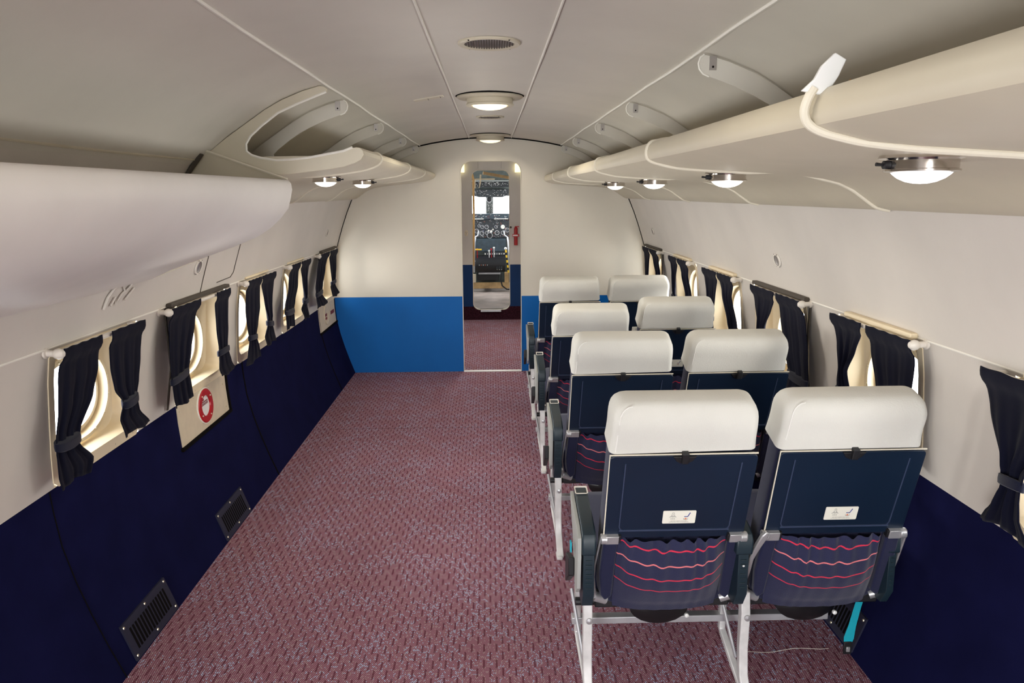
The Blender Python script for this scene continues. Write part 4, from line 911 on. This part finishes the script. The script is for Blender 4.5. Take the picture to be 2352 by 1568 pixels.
# instrument panel
ip = mk('instrument_panel', MB().box(-.5, .5, YC-.13, YC-.001, .835, 1.09), 'panel', smooth=False, bevel=.004); tag(ip, 'black cockpit instrument panel with round dials below the windshield', 'instrument panel')
for x, z, r_, w in ((-.122, .985, .024, 0), (-.062, .985, .028, 0), (.068, .985, .022, 0), (.160, .985, .030, 1), (-.128, .90, .030, 0), (-.06, .905, .024, 0), (.0, .925, .018, 1), (-.035, .935, .014, 1), (.08, .905, .032, 0), (.162, .905, .028, 0), (-.20, .93, .03, 0), (.22, .94, .03, 0), (.025, .95, .012, 1), (-.165, 1.0, .02, 0)):
    g = part('gauge', MB().lathe([(r_, 0), (r_, .010), (r_*.82, .010), (r_*.8, .004), (0, .004)], (x, YC-.13, z), (0, -1, 0), 20), 'silver', ip)
    mb = MB(); disc(mb, x, YC-.134, z, r_*.8, .001); mb.tube([(x, YC-.137, z), (x+r_*.5, YC-.137, z+r_*.4)], .0025, 5, mi=1); part('dial', mb, ['plac' if w else 'panel', 'silver'], g)
mb = MB()
rr = random.Random(5)
for k in range(120):
    x = rr.uniform(-.26, .27); z = rr.choice([rr.uniform(.84, .87), rr.uniform(1.02, 1.08), rr.uniform(.84, 1.08)]); s_ = rr.uniform(.0015, .005); mb.box(x-s_, x+s_, YC-.138, YC-.128, z-s_*.6, z+s_*.6, rr.choice([0, 0, 1, 2, 3]))
part('switches', mb, ['white', 'inko', 'inkb', 'silver'], ip, smooth=False)['kind'] = 'stuff'
def wheel(x, z, nm):
    mb = MB(); mb.lathe([(.034, 0), (.034, .02), (.028, .026), (.022, .02), (0, .02)], (x, YC-.14, z), (0, -1, 0), 20)
    mb.lathe([(.040, -.002), (.040, .004), (.034, .004)], (x, YC-.14, z), (0, -1, 0), 20, mi=1); return mk(nm, mb, ['black', 'silver'], smooth=True)
tag(wheel(-.022, 1.355, 'magnetic_compass'), 'round black compass on the post between the windshields', 'compass')
tag(wheel(-.02, .87, 'control_dial'), 'round black dial low on the cockpit instrument panel', 'dial')
mb = MB(); mb.box(-.5, .5, YC-.2, YC-.08, 1.09, 1.165); g = mk('glare_shield', mb, 'panelg', smooth=False, bevel=.006); tag(g, 'blue-grey glare shield shelf under the cockpit windshield', 'glare shield')
mb = MB()
for k in range(80):
    x = rr.uniform(-.27, .27); z = rr.uniform(1.098, 1.158); s_ = rr.uniform(.002, .011); mb.box(x-s_, x+s_, YC-.207, YC-.198, z-.002, z+.002, rr.choice([0, 1, 2, 3, 3]))
mb.box(-.27, -.10, YC-.21, YC-.2, 1.092, 1.100, 0); mb.box(.04, .23, YC-.21, YC-.2, 1.092, 1.100, 0); part('switch_row', mb, ['plac', 'silver', 'inkm', 'black'], g, smooth=False)
cp = mk('centre_panel', MB().box(-.215, .20, YC-.22, YC-.13, .655, .83), 'panelg', smooth=False, bevel=.006); tag(cp, 'plain blue-grey panel below the cockpit dials', 'panel')
sw = mk('switch_box', MB().box(-.1, .20, YC-.26, YC-.13, .60, .652), 'panel', smooth=False, bevel=.003); tag(sw, 'narrow radio panel with pale digits in the cockpit', 'panel')
mb = MB()
for k in range(9): x = -.085+k*.032; mb.lathe([(.010, 0), (.008, .006), (0, .007)], (x, YC-.26, .626), (0, -1, 0), 8, mi=k % 2)
part('knobs', mb, ['plac', 'silver'], sw, smooth=False)
# pedestal with levers
mb = MB(); mb.loft([[(x, YC-.3+.12*sin(t)*-1, .49+.105*cos(t)) for t in [pi*k/14 for k in range(15)]] for x in (-.225, .185)], closed=False, capa=True, capb=True); mb.box(-.225, .185, YC-.3, YC-.1, .385, .595)
pd = mk('throttle_pedestal', mb, 'black', ang=40); tag(pd, 'rounded black throttle pedestal in the middle of the cockpit', 'throttle pedestal')
for x, z0, z1, m_ in ((.0, .58, .70, 'red'), (-.03, .57, .68, 'white'), (.035, .59, .72, 'white'), (-.19, .55, .70, 'red')):
    mb = MB(); mb.tube([(x, YC-.34, z0), (x, YC-.40, z1)], .006, 8); mb.lathe([(0, -.014), (.012, -.008), (.014, 0), (.012, .008), (0, .014)], (x, YC-.40, z1), (0, 0, 1), 12); part('lever', mb, m_, pd)
mb = MB()
for k in range(5): mb.lathe([(.006, 0), (0, .004)], (-.165+k*.027, YC-.42, .49), (0, -1, 0), 8, mi=k % 2)
for k in range(3): mb.box(.065+k*.03, .085+k*.03, YC-.424, YC-.41, .43, .47, 2); mb.box(.070+k*.03, .080+k*.03, YC-.426, YC-.42, .425, .43, 0)
part('pedestal_switches', mb, ['white', 'inko', 'panel'], pd, smooth=False)
mb = MB(); mb.tube([(-.225, YC-.42, .55), (-.255, YC-.44, .51), (-.262, YC-.44, .46), (-.24, YC-.43, .41)], .011, 10); tag(mk('trim_wheel', mb, 'white'), 'white curved trim wheel rim left of the throttle pedestal', 'wheel')
mb = MB(); mb.box(-.18, .12, YC-.33, YC-.18, .355, .382); mb.box(-.17, .10, YC-.34, YC-.33, .362, .375, 1); tag(mk('metal_ledge', mb, ['alu', 'silver'], smooth=False, bevel=.003), 'thin bare metal ledge under the throttle pedestal', 'ledge')
tag(mk('lower_box', MB().box(-.2, .10, YC-.3, YC-.001, .27, .353), 'black', smooth=False, bevel=.004), 'low black box under the throttle pedestal', 'box')
tag(mk('wooden_beam', MB().box(-.26, .27, YC-.36, YC-.30, .165, .245), 'wood', smooth=False, bevel=.003), 'rough wooden beam across the cockpit floor', 'beam')
tag(mk('wooden_post', MB().box(.175, .235, YC-.36, YC-.30, .246, .385), 'wood', smooth=False, bevel=.003), 'short wooden post standing on the right end of the beam', 'post')
tag(mk('pink_bracket', MB().box(-.26, -.215, YC-.36, YC-.31, .246, .36), 'plate', smooth=False, bevel=.003), 'tan bracket standing on the left end of the beam', 'bracket')
mb = MB(); mb.tube([(.13, YC-.5, .38), (.12, YC-.52, .30), (.14, YC-.52, .22), (.20, YC-.5, .17), (.25, YC-.45, .16)], .009, 8); tag(mk('black_cable', mb, 'black'), 'black cable drooping beside the wooden post', 'cable')
mb = MB(); mb.tube([(-.29, YC-.45, .70), (-.13, YC-.45, .70)], .010, 8); tag(mk('yellow_lever', mb, 'yellow'), 'yellow horizontal lever bar left in the cockpit', 'lever')
mb = MB(); n = 9
for k in range(n): mb.tube([(.19+.035*k/n, YC-.55, .70-.30*k/n), (.19+.035*(k+1)/n, YC-.55, .70-.30*(k+1)/n)], .012, 10, mi=k % 2)
o = mk('striped_handle', mb, ['yellow', 'black'], smooth=True); tag(o, 'yellow and black striped handle at the right of the cockpit', 'handle')
mb = MB(); mb.lathe([(0, -.02), (.016, -.012), (.02, 0), (.016, .012), (0, .02)], (.187, YC-.55, .72), (0, 0, 1), 12); mk('knob', mb, 'white', o)
# overhead
oh = mk('radio_rack', MB().box(-.27, .27, YC-.7, YC-.55, 1.515, 1.585), 'panel', smooth=False, bevel=.004); tag(oh, 'black overhead radio panel with pale switches above the windshield', 'panel')
mb = MB()
for k in range(60): x = rr.uniform(-.2, .25); z = rr.uniform(1.525, 1.58); mb.box(x-.004, x+.004, YC-.706, YC-.698, z-.003, z+.003, rr.choice([0, 1, 1]))
mb.box(-.25, .26, YC-.71, YC-.699, 1.588, 1.596, 0); part('switches', mb, ['white', 'silver'], oh, smooth=False)['kind'] = 'stuff'
mb = MB(); mb.prism([(-.26, 1.49), (.26, 1.49), (.26, 1.42), (.15, 1.385), (-.15, 1.385), (-.26, 1.41)], YC-.35, YC-.05); g = mk('upper_switch_panel', mb, 'panel', smooth=False, bevel=.004); tag(g, 'dark cluttered switch panel directly above the windshield', 'panel')
mb = MB()
for k in range(90): x = rr.uniform(-.25, .25); z = rr.uniform(1.40, 1.485); s_ = rr.uniform(.002, .007); mb.box(x-s_, x+s_, YC-.356, YC-.349, z-.003, z+.003, rr.choice([0, 1, 2]))
part('switches', mb, ['grille', 'silver', 'panelg'], g, smooth=False)['kind'] = 'stuff'
mb = MB(); mb.bar((-.09, YI+.5, 1.675), (.28, YI+.6, 1.61), .03, .035, side=(0, 1, 0)); tag(mk('wooden_batten', mb, 'wood', smooth=False), 'slanting wooden batten high in the cockpit doorway', 'batten')
mb = MB(); mb.strip([(-.212, YI+.25, 1.66), (-.200, YI+.25, 1.60), (-.200, YI+.25, 1.20), (-.212, YI+.25, .60)], .024, .04, side=(1, 0, 0)); tag(mk('ochre_post', mb, 'orange', bevel=.004), 'ochre upright post just inside the cockpit doorway', 'post')
mb = MB(); mb.strip([(-.12, YI+.6, 1.66), (-.125, YI+.6, 1.56), (-.14, YI+.6, 1.50)], [.02, .018, .008], .004, side=(1, 0, 0)); tag(mk('hanging_strap', mb, 'cream'), 'cream strap hanging from the cockpit roof', 'strap')
mb = MB()
for x0, x1, z0, z1 in ((-.20, .05, 1.60, 1.615), (-.2, -.185, 1.5, 1.61)): mb.box(x0, x1, YI+.75, YI+.78, z0, z1)
tag(mk('pipe_frame', mb, 'cream', smooth=False), 'thin cream pipe frame at the upper left of the cockpit', 'frame')

# more of the cockpit clutter
mb = MB()
for k in range(70):
    x = rr.uniform(-.055, .018); z = rr.uniform(1.17, 1.39); q = rr.uniform(.002, .006)
    if abs(x+.022) < .045 and abs(z-1.355) < .045: continue
    mb.box(x-q, x+q, YC-.006, YC, z-.003, z+.003, rr.choice([0, 1, 2]))
tag(mk('post_placards', mb, ['silver', 'grille', 'panel'], smooth=False), 'small placards and screws on the post between the windshields', 'placards', kind='stuff')
for s_ in (-1, 1):
    mb = MB(); x = -.235 if s_ < 0 else .235
    mb.tube([(x, YC-.5, .40), (x-.005*s_, YC-.5, .62), (x-.012*s_, YC-.48, .80), (x-.02*s_, YC-.45, .86)], .012, 10); mb.tube([(x-.02*s_, YC-.45, .86), (x-.06*s_, YC-.47, .89), (x-.07*s_, YC-.47, .95)], .010, 10)
    tag(mk('control_column', mb, 'silver'), 'bare metal control column on the %s side of the cockpit' % ('left' if s_ < 0 else 'right'), 'control column', 'cockpit control columns')
for s_, lab in ((-1, 'left'), (1, 'right')):
    mb = MB(); mb.box(min(s_*.30, s_*.62), max(s_*.30, s_*.62), YC-1.25, YC-.85, .40, .50); o = mk('pilot_seat', mb, 'black', bevel=.02, seg=3); tag(o, 'dark pilot seat on the %s side of the cockpit' % lab, 'seat', 'pilot seats')
    mb = MB(); mb.box(min(s_*.31, s_*.61), max(s_*.31, s_*.61), YC-1.30, YC-1.22, .50, 1.05); mk('backrest', mb, 'black', o, bevel=.02, seg=3)
    mb = MB(); mb.box(min(s_*.40, s_*.52), max(s_*.40, s_*.52), YC-1.12, YC-.98, .118, .40); mk('pedestal', mb, 'grille', o, smooth=False)
